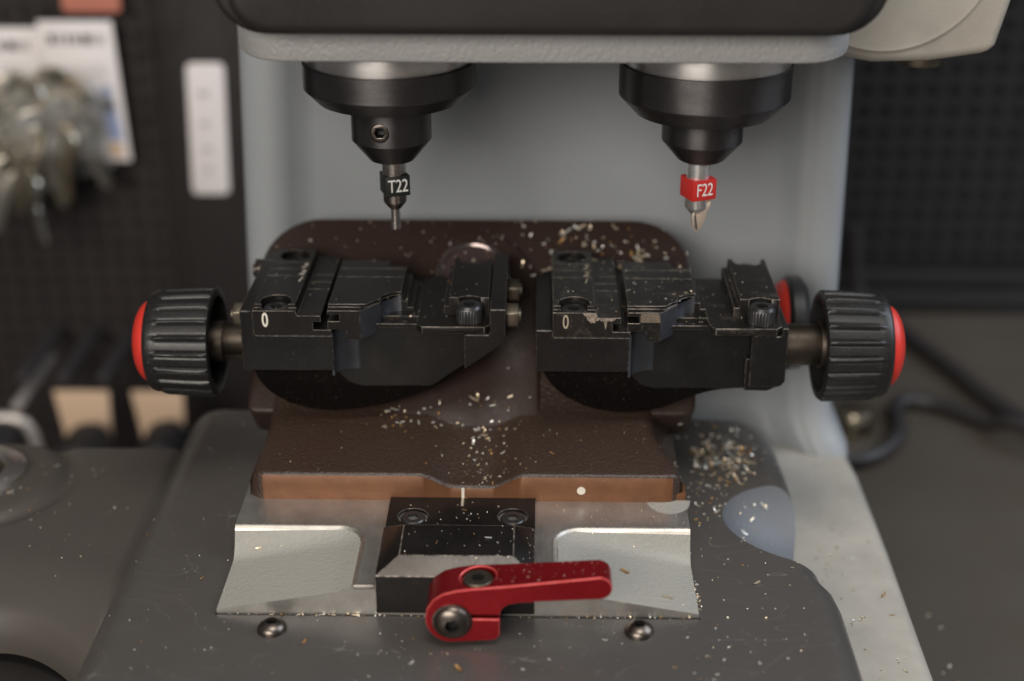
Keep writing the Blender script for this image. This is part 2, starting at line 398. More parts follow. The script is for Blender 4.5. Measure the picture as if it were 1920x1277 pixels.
def button_screw(name, parent, c, axis, t0, d, r, h, mat='bolt_dark', hexr=None, washer=0.0, lab=None):
    """domed head; axis direction sign d, base at t0"""
    bm = bmesh.new(); prof = [(0, t0)]
    if washer: prof += [(r+washer, t0), (r+washer, t0+d*0.35), (r, t0+d*0.45)]
    else: prof += [(r, t0), (r, t0+d*0.25)]
    for i in range(1, 9):
        q = R(90*i/9*0.92); prof.append((r*math.cos(q), t0+d*(0.35+h*math.sin(q))))
    prof.append((0, prof[-1][1]))
    bm_lathe(bm, prof, c[0], c[1], axis, n=48)
    hexr = hexr or r*0.42
    cc = cutter(bm_cyl, c, axis, hexr, t0+d*0.12, t0+d*(h+3), n=6, rot=0.2, mat='socket')
    return obj(name, bm, mat, parent, [cc], label=lab)
def hex_bolt(name, parent, x0, x1, y, z, r, mat='bolt'):
    bm = bmesh.new(); bm_cyl(bm, (y, z), 'x', r, x0, x1, n=6, rot=PI/2)
    bm_cyl(bm, (y, z), 'x', r*0.55, min(x0, x1)-0.7, max(x0, x1)+0.7, n=24)
    return obj(name, bm, mat, parent, bevel=0.25)

# ================================================================== THE MACHINE
mach = empty('key_cutting_machine', (2, 45, -60), 'grey and charcoal key cutting machine housing with aluminium guide, filling the photo', 'machine')
# --- grey base shell
bm = bmesh.new()
pts = [(-100, -125), (80, -125)]+[(94.5, -112), (95.2, -60), (96.2, -10), (96.2, 30), (94, 60), (94, 110), (-84, 110), (-84, 40), (-100, 20)]
bm_prism(bm, pts, 'z', -59.5, -18)
obj('base_housing', bm, 'shell', mach, bevel=4.5, seg=5)
# --- column: plan outline with a shallow recess in front
def col_outline(xl, xr):
    o = [(xl, 110), (xl, 56)]
    o += [(xl+1.2, 50), (xl+4, 46.5), (xl+8, 45), (xl+12, 45.3), (xl+15, 47.5), (xl+18, 50.5), (xl+22, 52)]
    o += [(0, 52.6)]
    o += [(xr-22, 52), (xr-18, 50.3), (xr-15, 47.6), (xr-12.5, 45.6), (xr-11.4, 45.7), (xr-10.9, 45.1), (xr-6, 45), (xr-3, 46.2), (xr-1, 49), (xr, 54), (xr, 110)]
    return o
bm = bmesh.new(); rows = []
zs = [-20, -17.5, -14, -8, 0, 50, 100, 126, 160]
for z in zs:
    k = max(0, min(1, (-z-4)/14.0)); fl = 7*k*k
    xl = -87.2+3.5*max(0, z)/102; xr = 90.4-2.4*max(0, z)/102
    rows.append([bm.verts.new((x+(fl*0.8 if x > 40 else 0), y-(fl if y < 100 else 0), z)) for x, y in col_outline(xl, xr)])
for A, B in zip(rows, rows[1:]):
    for i in range(len(A)-1): bm.faces.new((A[i], A[i+1], B[i+1], B[i]))
    bm.faces.new((A[-1], A[0], B[0], B[-1]))
bm.faces.new(rows[0]); bm.faces.new(rows[-1][::-1]); bmesh.ops.recalc_face_normals(bm, faces=bm.faces[:])
obj('column', bm, 'column', mach, angle=60)
# --- dark tray
bm = bmesh.new()
pts = [(-101, -130), (72.5, -130), (72.8, -100), (73.0, -80), (73.0, -62), (72.3, -56), (70.2, -51), (69.5, -40), (69.5, 0), (68.8, 16)]
pts += arc(57, 17, 11.5, 5, 90, 7, 16)+arc(-92, 28, 9, 90, 180, 5)
bm_prism(bm, pts, 'z', -17.9, 0)
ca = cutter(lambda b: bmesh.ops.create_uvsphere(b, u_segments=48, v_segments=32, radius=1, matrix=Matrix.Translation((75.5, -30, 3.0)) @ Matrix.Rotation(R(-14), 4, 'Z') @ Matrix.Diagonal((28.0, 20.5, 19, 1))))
M['scoop'] = paint('scoop_painted_reflection', (0.145, 0.154, 0.170), 0.52, bs=3.5, bd=0.03, bstr=0.3)  # same plastic as the tray; blue-grey base paints in the window reflection
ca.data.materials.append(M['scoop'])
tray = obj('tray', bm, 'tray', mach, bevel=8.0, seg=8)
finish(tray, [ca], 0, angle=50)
# --- left wing: surface that rolls down at the front
bm = bmesh.new(); nx, ny = 40, 46; g = []
def wing_z(x, y):
    z = -5.5
    e = y-(-36-0.30*(x+130))          # distance behind the rolled front edge
    if e < 0: z -= 0.012*e*e
    d = math.hypot(x+154, y+1)
    if d < 24: z += 1.6*(1-(d/24)**4) if d > 14 else 1.4
    z -= 1.6*math.exp(-((d-25.5)/2.2)**2)
    if x > -104: z -= 2.2*math.exp(-((x+100.2)/1.3)**2)
    return z
def wing_front(x): return -59-0.0175*max(0, x+133)**2
nx, ny = 60, 80
for j in range(ny+1):
    t = j/ny; row = []
    for i in range(nx+1):
        x = -190+90.5*i/nx; y0 = wing_front(x); y = y0+(17-y0)*t
        z = wing_z(x, y)-(5.0*(1-t/0.06)**2 if t < 0.06 else 0)
        row.append(bm.verts.new((x, y, z)))
    g.append(row)
for j in range(ny):
    for i in range(nx): bm.faces.new((g[j][i], g[j][i+1], g[j+1][i+1], g[j+1][i]))
bmesh.ops.delete(bm, geom=[v for v in bm.verts if not v.link_faces], context='VERTS')
ext = bmesh.ops.extrude_face_region(bm, geom=bm.faces[:])
bmesh.ops.translate(bm, verts=[v for v in ext['geom'] if isinstance(v, bmesh.types.BMVert)], vec=(0, 0, -4))
bmesh.ops.recalc_face_normals(bm, faces=bm.faces[:])
wing = obj('side_wing', bm, 'wing', mach, angle=50)
bm = bmesh.new(); bm_lathe(bm, [(8.4, -4.5), (8.4, -2.4), (9.2, -1.8), (12.6, -2.0), (13.8, -2.8), (13.8, -4.6)], -154.0, -1, n=64)
obj('washer_ring', bm, 'flange', wing)
bm = bmesh.new(); bm_lathe(bm, [(0, -4.1), (8.5, -4.0), (8.5, -3.6), (0, -3.4)], -154.0, -1, n=32); obj('hole_plug', bm, 'bolt', wing)
bm = bmesh.new(); bm_cyl(bm, (-123, -60), 'z', 21, -60, -24, n=64); obj('wing_foot', bm, 'cover', mach, bevel=2, seg=3)
# --- milled aluminium guide with two painted pockets
def guide_z(x, y):
    """returns z, kind (0 milled, 1 painted pocket, 2 rim)"""
    zt = 8.0
    xc = -17.7; X = abs(x-xc)              # symmetric about the stop block
    # pocket: outside of |x-xc| = 24, in front of y = -46.2, with a rounded inner corner
    px = X-(23.6 if x < xc else 23.2); py = -46.4-y
    r = 6.0
    if px < r and py < r: d = r-math.hypot(r-px, r-py) if (px > -1 and py > -1) else min(px, py)
    else: d = min(px, py)
    d = min(px, py) if (px > r or py > r) else d
    if d <= 0: 
        return (zt-0.6*max(0, (d+0.8)/0.8), 2 if d > -0.85 else 0)
    # painted floor slopes down to the outer front corner
    f = 6.9-0.178*(X-22)
    t = min(1, d/5.5); t = 1-(1-t)**2.2
    return (zt-0.55+(f-(zt-0.55))*t, 1)
bm = bmesh.new(); nx, ny = 300, 140; g = []; kinds = []
def side_x(y):
    t = max(0, min(1, (-46-y)/25.4)); s = 0.9*math.sin(PI*min(1, t*1.0))
    return -73.2-0*s, 38.0+0*s
for j in range(ny+1):
    y = -71.3+(71.3-22)*j/ny; row = []; kr = []
    t = (-46-y)/25.3
    xl = -72.6; xr = 37.8
    for i in range(nx+1):
        x = xl+(xr-xl)*i/nx; z, k = guide_z(x, y); row.append(bm.verts.new((x, y, z))); kr.append(k)
    g.append(row); kinds.append(kr)
for j in range(ny):
    for i in range(nx):
        f = bm.faces.new((g[j][i], g[j][i+1], g[j+1][i+1], g[j+1][i]))
        ks = [kinds[j][i], kinds[j][i+1], kinds[j+1][i], kinds[j+1][i+1]]
        f.material_index = 1 if ks.count(1) >= 3 else (2 if 2 in ks else 0)
def skirt(row, z):
    low = [bm.verts.new((v.co.x, v.co.y, z)) for v in row]
    for i in range(len(row)-1): bm.faces.new((row[i], low[i], low[i+1], row[i+1])).material_index = 0
    return low
skirt(g[0], -1); skirt([r[0] for r in g], -1); skirt([r[-1] for r in g], -1)
bmesh.ops.remove_doubles(bm, verts=bm.verts[:], dist=1e-4); bmesh.ops.recalc_face_normals(bm, faces=bm.faces[:])
guide = obj('carriage_guide', bm, ['alu', 'pocket', 'alu_edge'], mach, angle=40)
# small painted nick at the guide's right shoulder
bm = bmesh.new(); bm_prism(bm, arc(33.5, -32.5, 5.5, 180, 360, 10, 6.5), 'z', 7.5, 8.05); obj('shoulder_pocket', bm, 'pocket', guide)
# bright curled rim end by the block
bm = bmesh.new(); bm_box(bm, -41.0, -36.1, -71.6, -70.6, 6.9, 8.15); obj('milled_lip', bm, 'alu_edge', guide, bevel=0.3)
# --- black stop block
bm = bmesh.new(); bm_box(bm, -35.9, 0.3, -62, -30, 1, 8.9)
cs = [cutter(bm_cyl, (sx, sy), 'z', 3.7, 7.2, 12) for sx, sy in ((-29.6, -42.6), (-5.2, -42.4))]
stop = obj('stop_block', bm, 'jaw', mach, cs, bevel=0.07)
bm = bmesh.new(); bm_box(bm, -72.9, 38.1, -71.95, -71.2, -0.2, 0.06); obj('seam_gap', bm, 'socket', mach)
for sx, sy in ((-29.6, -42.6), (-5.2, -42.4)): socket_cap_screw('cap_screw', stop, sx, sy, 7.2, 1.5, 3.0)
bm = bmesh.new()
z1, z2 = 10.6, 14.0
b0 = [(-35.9, -71.6), (0.3, -71.6), (0.3, -50.5), (-35.9, -50.5)]
t0 = [(-30.6, -68.0), (-4.6, -68.0), (-4.6, -54.8), (-30.6, -54.8)]
def loop(p, z): return [bm.verts.new((x, y, z)) for x, y in p]
A = loop(b0, 0.6); B = loop(b0, z1); D = loop(t0, z2)
for P, Q in ((A, B), (B, D)):
    for i in range(4): bm.faces.new((P[i], P[(i+1) % 4], Q[(i+1) % 4], Q[i]))
bm.faces.new(D); bm.faces.new(A[::-1]); bmesh.ops.recalc_face_normals(bm, faces=bm.faces[:])
bm.faces.ensure_lookup_table()
for f in bm.faces:
    c = f.calc_center_median()
    if z1 < c.z < z2 and c.y < -69: f.material_index = 1
M['chamfer'] = metal('brushed_chamfer_painted_light', (0.15, 0.135, 0.12), 0.50, dir=(2.0, 0.2, 0.3), gs=1.6, metallic=0.6)  # brushed; lighter base paints the front light onto this one chamfer
obj('wedge_cover', bm, ['jaw', 'chamfer'], stop, bevel=0.18)
bm = bmesh.new(); bm_box(bm, -18.1, -17.5, -37.6, -30.5, 8.85, 8.97); obj('index_mark', bm, 'mark', stop)
for sx, sy in ((-58.9, -77.4), (23.8, -77.0)):
    button_screw('button_screw', mach, (sx, sy), 'z', -0.1, 1, 3.35, 2.3)
# --- head: painted plate, rubber cover, arm
bm = bmesh.new()
pts = [(-67, 60), (-69.5, 10), (-70, -4)]+arc(-57, -6, 13, 180, 262, 8, 22)[1:]+[(-55.6, -28.2), (0, -28.8), (59.5, -28.2)]+arc(60, -6, 12.5, 278, 360, 8, 22)[:-1]+[(72.5, -2), (72, 10), (70, 60)]
bm_prism(bm, pts, 'z', 117.4, 124.5)
obj('head_plate', bm, 'headplate', mach, bevel=0.8, seg=3, angle=25)
bm = bmesh.new()
bm_prism(bm, rrect(-66.5, 71.5, 125.4, 175, 9, 10), 'y', -38, 30)
cov = obj('head_cover', bm, 'cover', mach, bevel=2.5, seg=4)
bm = bmesh.new(); bm_prism(bm, rrect(-70.6, 75.8, 124.6, 178, 11, 10), 'y', -33, 30); obj('cover_lip', bm, 'cover', cov, bevel=1.6, seg=4)
bm = bmesh.new()
bm_prism(bm, [(60, 112), (84, 107.5), (98, 107.8), (113.0, 110.0), (114.5, 112), (119.5, 135), (122, 180), (60, 180)], 'y', 14, 80)
arm = obj('side_arm', bm, 'shell', mach, bevel=3.0, seg=5)
bm = bmesh.new(); bm_cyl(bm, (98, 24), 'z', 6.0, 105.2, 109, n=32); obj('arm_screw', bm, 'bolt', arm, bevel=0.6)
# dished round cheek on the arm
bm = bmesh.new(); bm_lathe(bm, [(0, 13.7), (25, 13.7), (26.2, 13.5), (27, 13.9), (27, 16)], 86, 137, 'y', n=72); obj('arm_cheek', bm, 'shell', arm)

# ================================================================== CARRIAGE
car = empty('carriage', (-17, 0, 8), 'brown sliding carriage casting with copper coloured front edge, under the two clamps', 'carriage')
O = Vector((0, -9, 17.7)); U = Vector((0, .7487, .6639)); NN = Vector((0, -.6639, .7487))
def slabP(x, u, n): return O+Vector((x, 0, 0))+U*u+NN*n
FR = Matrix((( 1, 0, 0, O.x), (0, U.y, NN.y, O.y), (0, U.z, NN.z, O.z), (0, 0, 0, 1)))
def to_slab(b):
    for v in b.verts: v.co = FR @ v.co
bm = bmesh.new()
bm_prism(bm, arc(26.5, 44, 16.5, 0, 90, 10)+arc(-59.5, 44, 16.5, 90, 180, 10)+arc(-73.5, 4.5, 2.5, 180, 270, 4)+arc(38.5, 6, 4, 270, 360, 5), 'z', -14, 0)
to_slab(bm); slab = obj('tilted_bed', bm, 'brown_s', car, bevel=1.0, seg=3, angle=40)
# raised pivot boss with a polished U-shaped slot
bm = bmesh.new(); pts = [(-37, -12), (2, -12)]+arc(-17.5, 36, 18.3, 0, 180, 24, 20.5)
bm_prism(bm, pts, 'z', -1, 1.6); to_slab(bm); boss = obj('pivot_boss', bm, 'brown_s', car, bevel=1.4, seg=4)
def upath(hw, top, r, n=14):
    return [(-17.2-hw, 31)]+[(-17.2-hw, top-r)]+[( -17.2+hw*math.cos(R(a)), top-r+r*math.sin(R(a))) for a in [180-180*i/n for i in range(1, n)]]+[(-17.2+hw, top-r), (-17.2+hw, 31)]
bm = bmesh.new(); bm_prism(bm, upath(8.8, 51, 8.8)[::-1], 'z', 1.0, 1.75); to_slab(bm); obj('polished_slot', bm, 'slotm', boss)
bm = bmesh.new(); bm_tube(bm, [slabP(x, u, 1.7) for x, u in upath(9.2, 51.4, 9.2, 24)], 1.0, 10); obj('slot_rim', bm, 'slotrim', boss)
bm = bmesh.new(); bm_box(bm, -17.5, -16.7, 42, 47, 1.6, 1.85); to_slab(bm); obj('slot_mark', bm, 'mark', boss)
# apron
bm = bmesh.new(); nx, ny = 130, 40; g = []
def sm(t): t = max(0, min(1, t)); return t*t*(3-2*t)
def apron_top(x, y):
    X = x+15.6
    v = 3.4*(1-sm((abs(X)-4.0)/9.5))
    f = 1.0-0.45*sm((y+33.5)/22)
    a = 15.3+0.13*(y+33.5)-v*f; b = 17.7+(y+9)*.8867+0.4
    return 0.5*(a+b+math.sqrt((a-b)**2+9.0))
def apx(s, y):
    t = (y+33.5)/26
    xl = -71.2+1.4*sm(t*1.1); xr = 37.0-5.6*sm(t*1.1)
    return xl+(xr-xl)*s
for j in range(-2, ny+1):
    row = []
    for i in range(nx+1):
        s = i/nx; y = -33.5+33.5*max(0, j)/ny; x = apx(s, y); e = min(s, 1-s)*108
        z = apron_top(x, y)
        rnd = 1-min(1, e/4.5); drop = 2.3*rnd*rnd*rnd*1.0
        yy = y+(2.2*rnd*rnd if j <= 1 else 0)
        z -= drop
        if i in (0, nx): z -= 1.0
        if j == -2: z = 7.95
        elif j == -1: yy -= 0.0; z -= 0.55
        elif j == 0: yy += 0.45
        row.append(bm.verts.new((x, yy, z)))
    g.append(row)
for j in range(len(g)-1):
    for i in range(nx):
        f = bm.faces.new((g[j][i], g[j][i+1], g[j+1][i+1], g[j+1][i])); f.material_index = 1 if j == 0 and 3 < i < nx-3 else 0
for col_ in (0, nx):
    cl = [r[col_] for r in g]; low = [bm.verts.new((cl[0].co.x+(0.4 if col_ else -0.4)*min(1, max(0, v.co.y+33)/3), v.co.y, 7.95)) for v in cl]
    for k in range(len(cl)-1):
        try: bm.faces.new((cl[k], low[k], low[k+1], cl[k+1]))
        except ValueError: pass
bmesh.ops.remove_doubles(bm, verts=bm.verts[:], dist=1e-4); bmesh.ops.recalc_face_normals(bm, faces=bm.faces[:])
apron = obj('apron', bm, ['brown', 'copper'], car, angle=40)
bm = bmesh.new(); bm_box(bm, -18.1, -17.4, -33.75, -33.4, 8.2, 11.6); obj('witness_mark', bm, 'white', apron)
bm = bmesh.new(); bm_cyl(bm, (11.7, 11.2), 'y', 1.05, -33.75, -33.3, n=24); obj('white_dot', bm, 'white', apron)
# underside tongue seen at the right end of the front edge
bm = bmesh.new(); bm_prism(bm, [(30.5, 7.6), (33, 7.1), (37.9, 7.0), (38.0, 9.8), (30.5, 9.8)], 'y', -32.5, -27); obj('guide_shoe', bm, 'copper', car, bevel=0.4)

# ================================================================== CLAMPS
def knob(parent, x_open, d, y, z, scr):
    """fluted plastic knob; d = direction from the open end to the red cap"""
    n = 240; bm = bmesh.new(); L = 18.0
    secs = [(0.0, 13.55, 0), (0.35, 13.95, .3), (0.9, 13.9, 1), (3, 13.85, 1), (8, 13.65, 1), (13.5, 13.4, 1), (14.6, 13.35, .6), (15.2, 13.3, 0), (16.6, 13.2, 0), (17.6, 12.7, 0), (18.0, 11.9, 0)]
    rings = []
    for t, r, a in secs:
        ring = []
        for k in range(n):
            q = 2*PI*k/n; ph = (k*20/n) % 1.0
            s = max(0, 1-abs(ph-0.5)/0.16); s = math.sqrt(s) if s > 0 else 0
            rr = r+a*0.55*s-(0.25*a if abs(ph-0.5) > 0.16 and abs(ph-0.5) < 0.22 else 0)
            ring.append(bm.verts.new((x_open+d*t*0.95, y+rr*math.cos(q), z+rr*math.sin(q))))
        rings.append(ring)
    inner = [(0.0, 11.9), (1.0, 11.6), (9, 11.2), (9, 6)]
    pre = []
    for t, r in inner[::-1]:
        pre.append([bm.verts.new((x_open+d*t, y+r*math.cos(2*PI*k/n), z+r*math.sin(2*PI*k/n))) for k in range(n)])
    allr = pre+rings
    for A, B in zip(allr, allr[1:]):
        for k in range(n): bm.faces.new((A[k], A[(k+1) % n], B[(k+1) % n], B[k]))
    bm.faces.new(allr[0]); bm.faces.new(allr[-1][::-1]); bmesh.ops.recalc_face_normals(bm, faces=bm.faces[:])
    kb = obj('knob', bm, 'knob', parent, angle=45)
    bm = bmesh.new(); prof = [(11.0, x_open+d*16.7), (10.7, x_open+d*17.25)]
    for i in range(1, 13):
        q = i/12; prof.append((10.7*math.cos(q*PI/2)**0.9 if i < 12 else 0, x_open+d*(17.25+4.5*math.sin(q*PI/2))))
    bm_lathe(bm, prof, y, z, 'x', n=72); obj('cap', bm, 'redcap', kb, angle=60)
    return kb
def key_clamp(left, jx, label, group):
    T = empty('key_clamp', (jx+27, 0, 24), label, 'clamp', group)
    jm = 'jaw' if left else 'jaw_worn'; F = -19.0; BK = 22.0
    X0 = jx-3.3 if left else jx-4.2          # outer left of the body
    XR = jx+62.7 if left else jx+58.5        # outer right
    # ---- body
    bm = bmesh.new()
    if left: pr_ = [(X0, 36.8), (jx+19.6, 36.8), (jx+19.6, 46.5), (jx+0.1, 46.5), (jx-0.05, 53.0), (X0, 53.0)]
    else: pr_ = [(X0, 37.0), (jx+19.1, 37.0), (jx+19.1, 46.5), (jx, 46.5), (jx, 48.3), (X0, 48.3)]
    bm_prism(bm, pr_, 'y', F, BK-1)
    # pocket wall and its rounded inner corner
    cx0 = jx+19.55; z1 = 30.2
    mid = [(cx0-1, 46.9), (cx0-1, z1+7)]+arc(cx0+7.5, z1+6.2, 7.5, 190, 268, 6, 6.2)+([(XR-19, z1+0.3), (XR-10.4, 36.8), (XR-1, 43.6), (XR-1, 46.9)] if left else [(XR-1, z1+0.4), (XR-1, 46.9)])
    bm_prism(bm, mid, 'y', -14.2, BK-2)
    fil = [(cx0-0.5, -18.7), (cx0+0.02, -18.7)]+[(cx0+6.5-6.5*math.cos(R(a)), -14.2-4.4+4.4*math.sin(R(a))) for a in range(8, 91, 6)]+[(cx0+6.6, -13.8), (cx0-0.5, -13.8)]
    if left:
        bm_prism(bm, [(XR-10.4, 37.5), (XR, 45.1), (XR, 53.8), (XR-4.0, 53.8), (XR-4.0, 47.0), (XR-10.4, 47.0)], 'y', F, BK-2)
    else:
        bm_prism(bm, [(XR-9.0, 32.9), (XR-1.2, 32.9), (XR, 34.2), (XR, 49.0), (XR-1.6, 49.0), (XR-1.6, 46.8), (XR-9.0, 46.8)], 'y', F+0.6, BK-4)
        bm_prism(bm, [(XR-10.0, 31.2), (XR-4, 31.0), (XR-0.3, 33.0), (XR-0.3, 40), (XR-10, 40)], 'y', F+2, BK-5)
    body = obj('clamp_body', bm, 'body', T, bevel=0.28, seg=2)
    bm = bmesh.new(); bm_prism(bm, fil, 'z', 35.4, 46.85); obj('milled_corner', bm, 'fillet', body, angle=60)
    # rails inside the gap, seen under the jaws
    bm = bmesh.new(); bm_box(bm, jx+27, XR-5, -14.6, 12, 46.8, 47.9); bm_box(bm, jx+27, XR-5, -11.5, 10, 47.85, 48.7)
    obj('rail', bm, jm, body, bevel=0.08)
    # ---- belly
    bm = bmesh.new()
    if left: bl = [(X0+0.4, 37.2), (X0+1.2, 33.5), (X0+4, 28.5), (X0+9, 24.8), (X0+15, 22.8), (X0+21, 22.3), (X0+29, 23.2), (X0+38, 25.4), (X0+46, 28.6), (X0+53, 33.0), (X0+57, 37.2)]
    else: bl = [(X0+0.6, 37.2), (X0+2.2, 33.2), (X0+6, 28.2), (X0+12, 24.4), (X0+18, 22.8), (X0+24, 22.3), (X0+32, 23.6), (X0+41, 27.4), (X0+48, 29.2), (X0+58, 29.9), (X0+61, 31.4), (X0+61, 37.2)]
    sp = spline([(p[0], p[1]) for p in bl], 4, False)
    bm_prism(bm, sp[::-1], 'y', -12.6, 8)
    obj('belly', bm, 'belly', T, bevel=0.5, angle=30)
    # ---- fixed jaw with counterbored screws
    fj = bmesh.new()
    def J(p): return [(jx+a, b) for a, b in p]
    prof = J([(0, 46.6), (0, 53.1), (10.6, 53.1), (11.0, 51.8), (16.8, 51.8), (16.8, 50.2), (14.8, 50.2), (14.8, 48.0), (19.3, 48.0), (19.3, 46.6)])
    bm_prism(fj, prof, 'y', F-0.05, BK)
    prof2 = J([(0.2, 52.9), (0.2, 54.1), (10.4, 54.1), (10.9, 52.0), (10.9, 51.6), (0.2, 51.6)])
    bm_prism(fj, prof2, 'y', F+1.9, BK-0.3)
    cs = [cutter(bm_cyl, (jx+5.3, yy), 'z', 3.9, 51.3, 60) for yy in (-14.9, 16.9)]
    # groove lines across the top
    for yy, zz in ((1.9, 53.75), (6.8, 53.75), (11.6, 53.75)):
        cs.append(cutter(bm_box, jx-1, jx+12, yy-0.13, yy+0.13, zz, 60))
    for yy in (-1.5, 3.4, 8.3):
        cs.append(cutter(bm_box, jx+11.3, jx+18, yy-0.12, yy+0.12, 51.5, 51.9+5))
    jaw = obj('fixed_jaw', fj, jm, T, cs, bevel=0.085)
    for yy in (-14.9, 16.9): socket_cap_screw('cap_screw', jaw, jx+5.3, yy, 51.3, 1.3, 3.3)
    text_mesh('zero_mark', '0', 5.2, 'white' if left else 'mark', jaw, (jx+3.0 if left else jx+3.2, F-0.1, 50.5), (90, 0, 0), sx=0.62, bold=0.12 if left else 0.02)
    wm = 'white' if left else 'mark'
    for ch, uu, yy in (('1', 9.2 if left else 8.6, -0.6), ('2', 9.1 if left else 8.8, 4.2), ('3', 9.0 if left else 8.8, 9.2)):
        text_mesh('position_number', ch, 4.3, wm, jaw, (jx+uu, yy, 54.13), (0, 0, -4), sx=0.72, shear=0.15, extrude=0.03, bold=0.06)
    # ---- sliding jaw
    a = 18.5
    sj = bmesh.new(); S1 = F+0.05
    bm_prism(sj, J([(a, 53.2), (26.6, 53.2), (26.6, 45.4), (23.1, 45.4), (23.1, 48.1), (a, 48.1), (a, 50.3), (21.5, 50.3), (21.5, 52.2), (a, 52.2)]), 'y', S1, 13.4)
    k = 31.0
    plan = J([(a, -16.6), (26.6, -16.6), (28.3, -16.2), (29.3, -14.6), (k, -13.2)])+[(jx+p, q) for p, q in arc(36.0, -13.2, 5.0, 180, 90, 14)]+J([(36.0, 8.6), (36.2, 9.6), (31.2, 10.0), (31.2, 13.7), (a, 13.7)])
    bm_prism(sj, plan, 'z', 53.0, 54.0)
    plan2 = J([(26.5, S1), (k+0.02, -13.4)])+[(jx+p, q) for p, q in arc(36.0, -13.2, 4.97, 179, 91, 14)]+J([(36.0, 8.5), (26.5, 8.5)])
    bm_prism(sj, plan2, 'z', 48.2, 53.1)
    bm_prism(sj, J([(26.5, S1), (k+0.02, -13.4), (k+0.02, -8), (26.5, -8)]), 'z', 45.42, 48.3)
    # stepped key shoulder
    bm_prism(sj, J([(35, 48.2), (39.0, 48.2), (39.0, 49.6), (37.4, 49.6), (37.4, 51.3), (36.1, 51.3), (35.9, 53.3), (35, 53.3)]), 'y', -8.0, 10.5)
    cs = []
    for yy in (1.7, 7.6): cs.append(cutter(bm_box, jx+a-1, jx+41, yy-0.1, yy+0.1, 53.75, 60))
    sj.faces.ensure_lookup_table()
    for f in sj.faces:
        nrm = f.normal
        c = f.calc_center_median(); f.normal_update(); nrm = f.normal
        if c.z < 53.05 and nrm.y < -0.3 and 26.7 < c.x-jx < 35.9 and c.y > -18.9 and abs(nrm.z) < 0.3: f.material_index = 1
        if c.z < 53.05 and nrm.x > 0.3 and nrm.y < -0.1 and 26.7 < c.x-jx < 35.9 and c.y < -8: f.material_index = 1
    jw2 = obj('sliding_jaw', sj, [jm, 'ground_face'], T, cs, bevel=0.085)
    # ---- slide plate, step jaw, knurled screw
    s0 = (jx+40.4, jx+58.9) if left else (jx+38.9, jx+56.9)
    bm = bmesh.new()
    bm_prism(bm, [(s0[0], 13.5), (s0[0], F+1.6), (s0[0]+1.5, F), (s0[1]-1.6, F), (s0[1], F+1.6), (s0[1], 13.5)], 'z', 47.3, 49.1)
    sl = obj('slide_plate', bm, jm, T, bevel=0.085)
    bx = s0[0]+8.0; bm = bmesh.new()
    bm_prism(bm, [(bx-1.4, 49.1), (bx+9.9, 49.1), (bx+9.9, 54.0), (bx, 54.0), (bx, 51.6), (bx-1.4, 51.6)], 'y', -11.8, 16.2)
    sx_ = s0[0]+13.1
    cs = [cutter(bm_cyl, (sx_, -14.6), 'z', 4.0, 49.15, 60), cutter(bm_cyl, (sx_, 15.4), 'z', 3.9, 51.5, 60)]
    sj2 = obj('step_jaw', bm, jm, T, cs, bevel=0.085)
    socket_cap_screw('knurled_screw', sl, sx_, -14.9, 49.1, 4.5, 3.15, knurl=True)
    socket_cap_screw('cap_screw', sj2, sx_, 15.2, 50.6, 1.4, 3.2)
    # ---- side bolts
    if left:
        hex_bolt('hex_bolt', T, XR, XR+3.1, -13.5, 50.0, 3.3); hex_bolt('hex_bolt', T, XR, XR+3.1, 3.5, 49.8, 3.2)
        hex_bolt('hex_bolt', T, X0-2.5, X0, -13.0, 49.6, 3.2, 'bolt')
        bm = bmesh.new(); bm_box(bm, X0+0.4, jx+0.5, 15.5, 22.5, 44, 53.2); obj('end_lug', bm, 'body', body, bevel=0.3)
        hex_bolt('hex_bolt', T, X0-2.4, X0+0.5, 17.5, 49.5, 3.2, 'bolt_dark')
    # ---- spindle shaft and knob
    ky, kz = -5.0, 38.4
    if left:
        bm = bmesh.new(); bm_cyl(bm, (ky, kz), 'x', 5.3, -91, -80.5, n=48); bm_cyl(bm, (ky, kz-0.4), 'x', 4.6, -81, X0+1, n=4, rot=PI/4)
        bm_cyl(bm, (ky, kz+0.8), 'x', 4.5, -81, X0+1, n=40)
        obj('shaft', bm, 'shaft', T, bevel=0.2)
        knob(T, -82.3, -1, ky, kz, 0)
    else:
        bm = bmesh.new(); bm_cyl(bm, (ky, kz+0.3), 'x', 5.4, XR-1, 74, n=56); bm_cyl(bm, (ky, kz+0.3), 'x', 6.2, 73, 84, n=56)
        obj('shaft', bm, 'shaft', T, bevel=0.3)
        knob(T, 73.0, 1, ky, kz, 0)
    return T, jaw, jw2
KL, jawL, sjL = key_clamp(True, -70.0, 'clean black key clamp on the left with crisp white 0, knob on its left end', 'black key clamps on the carriage')
KR, jawR, sjR = key_clamp(False, 4.3, 'worn black key clamp with chewed corner and faded 0, below the red tagged cutter', 'black key clamps on the carriage')
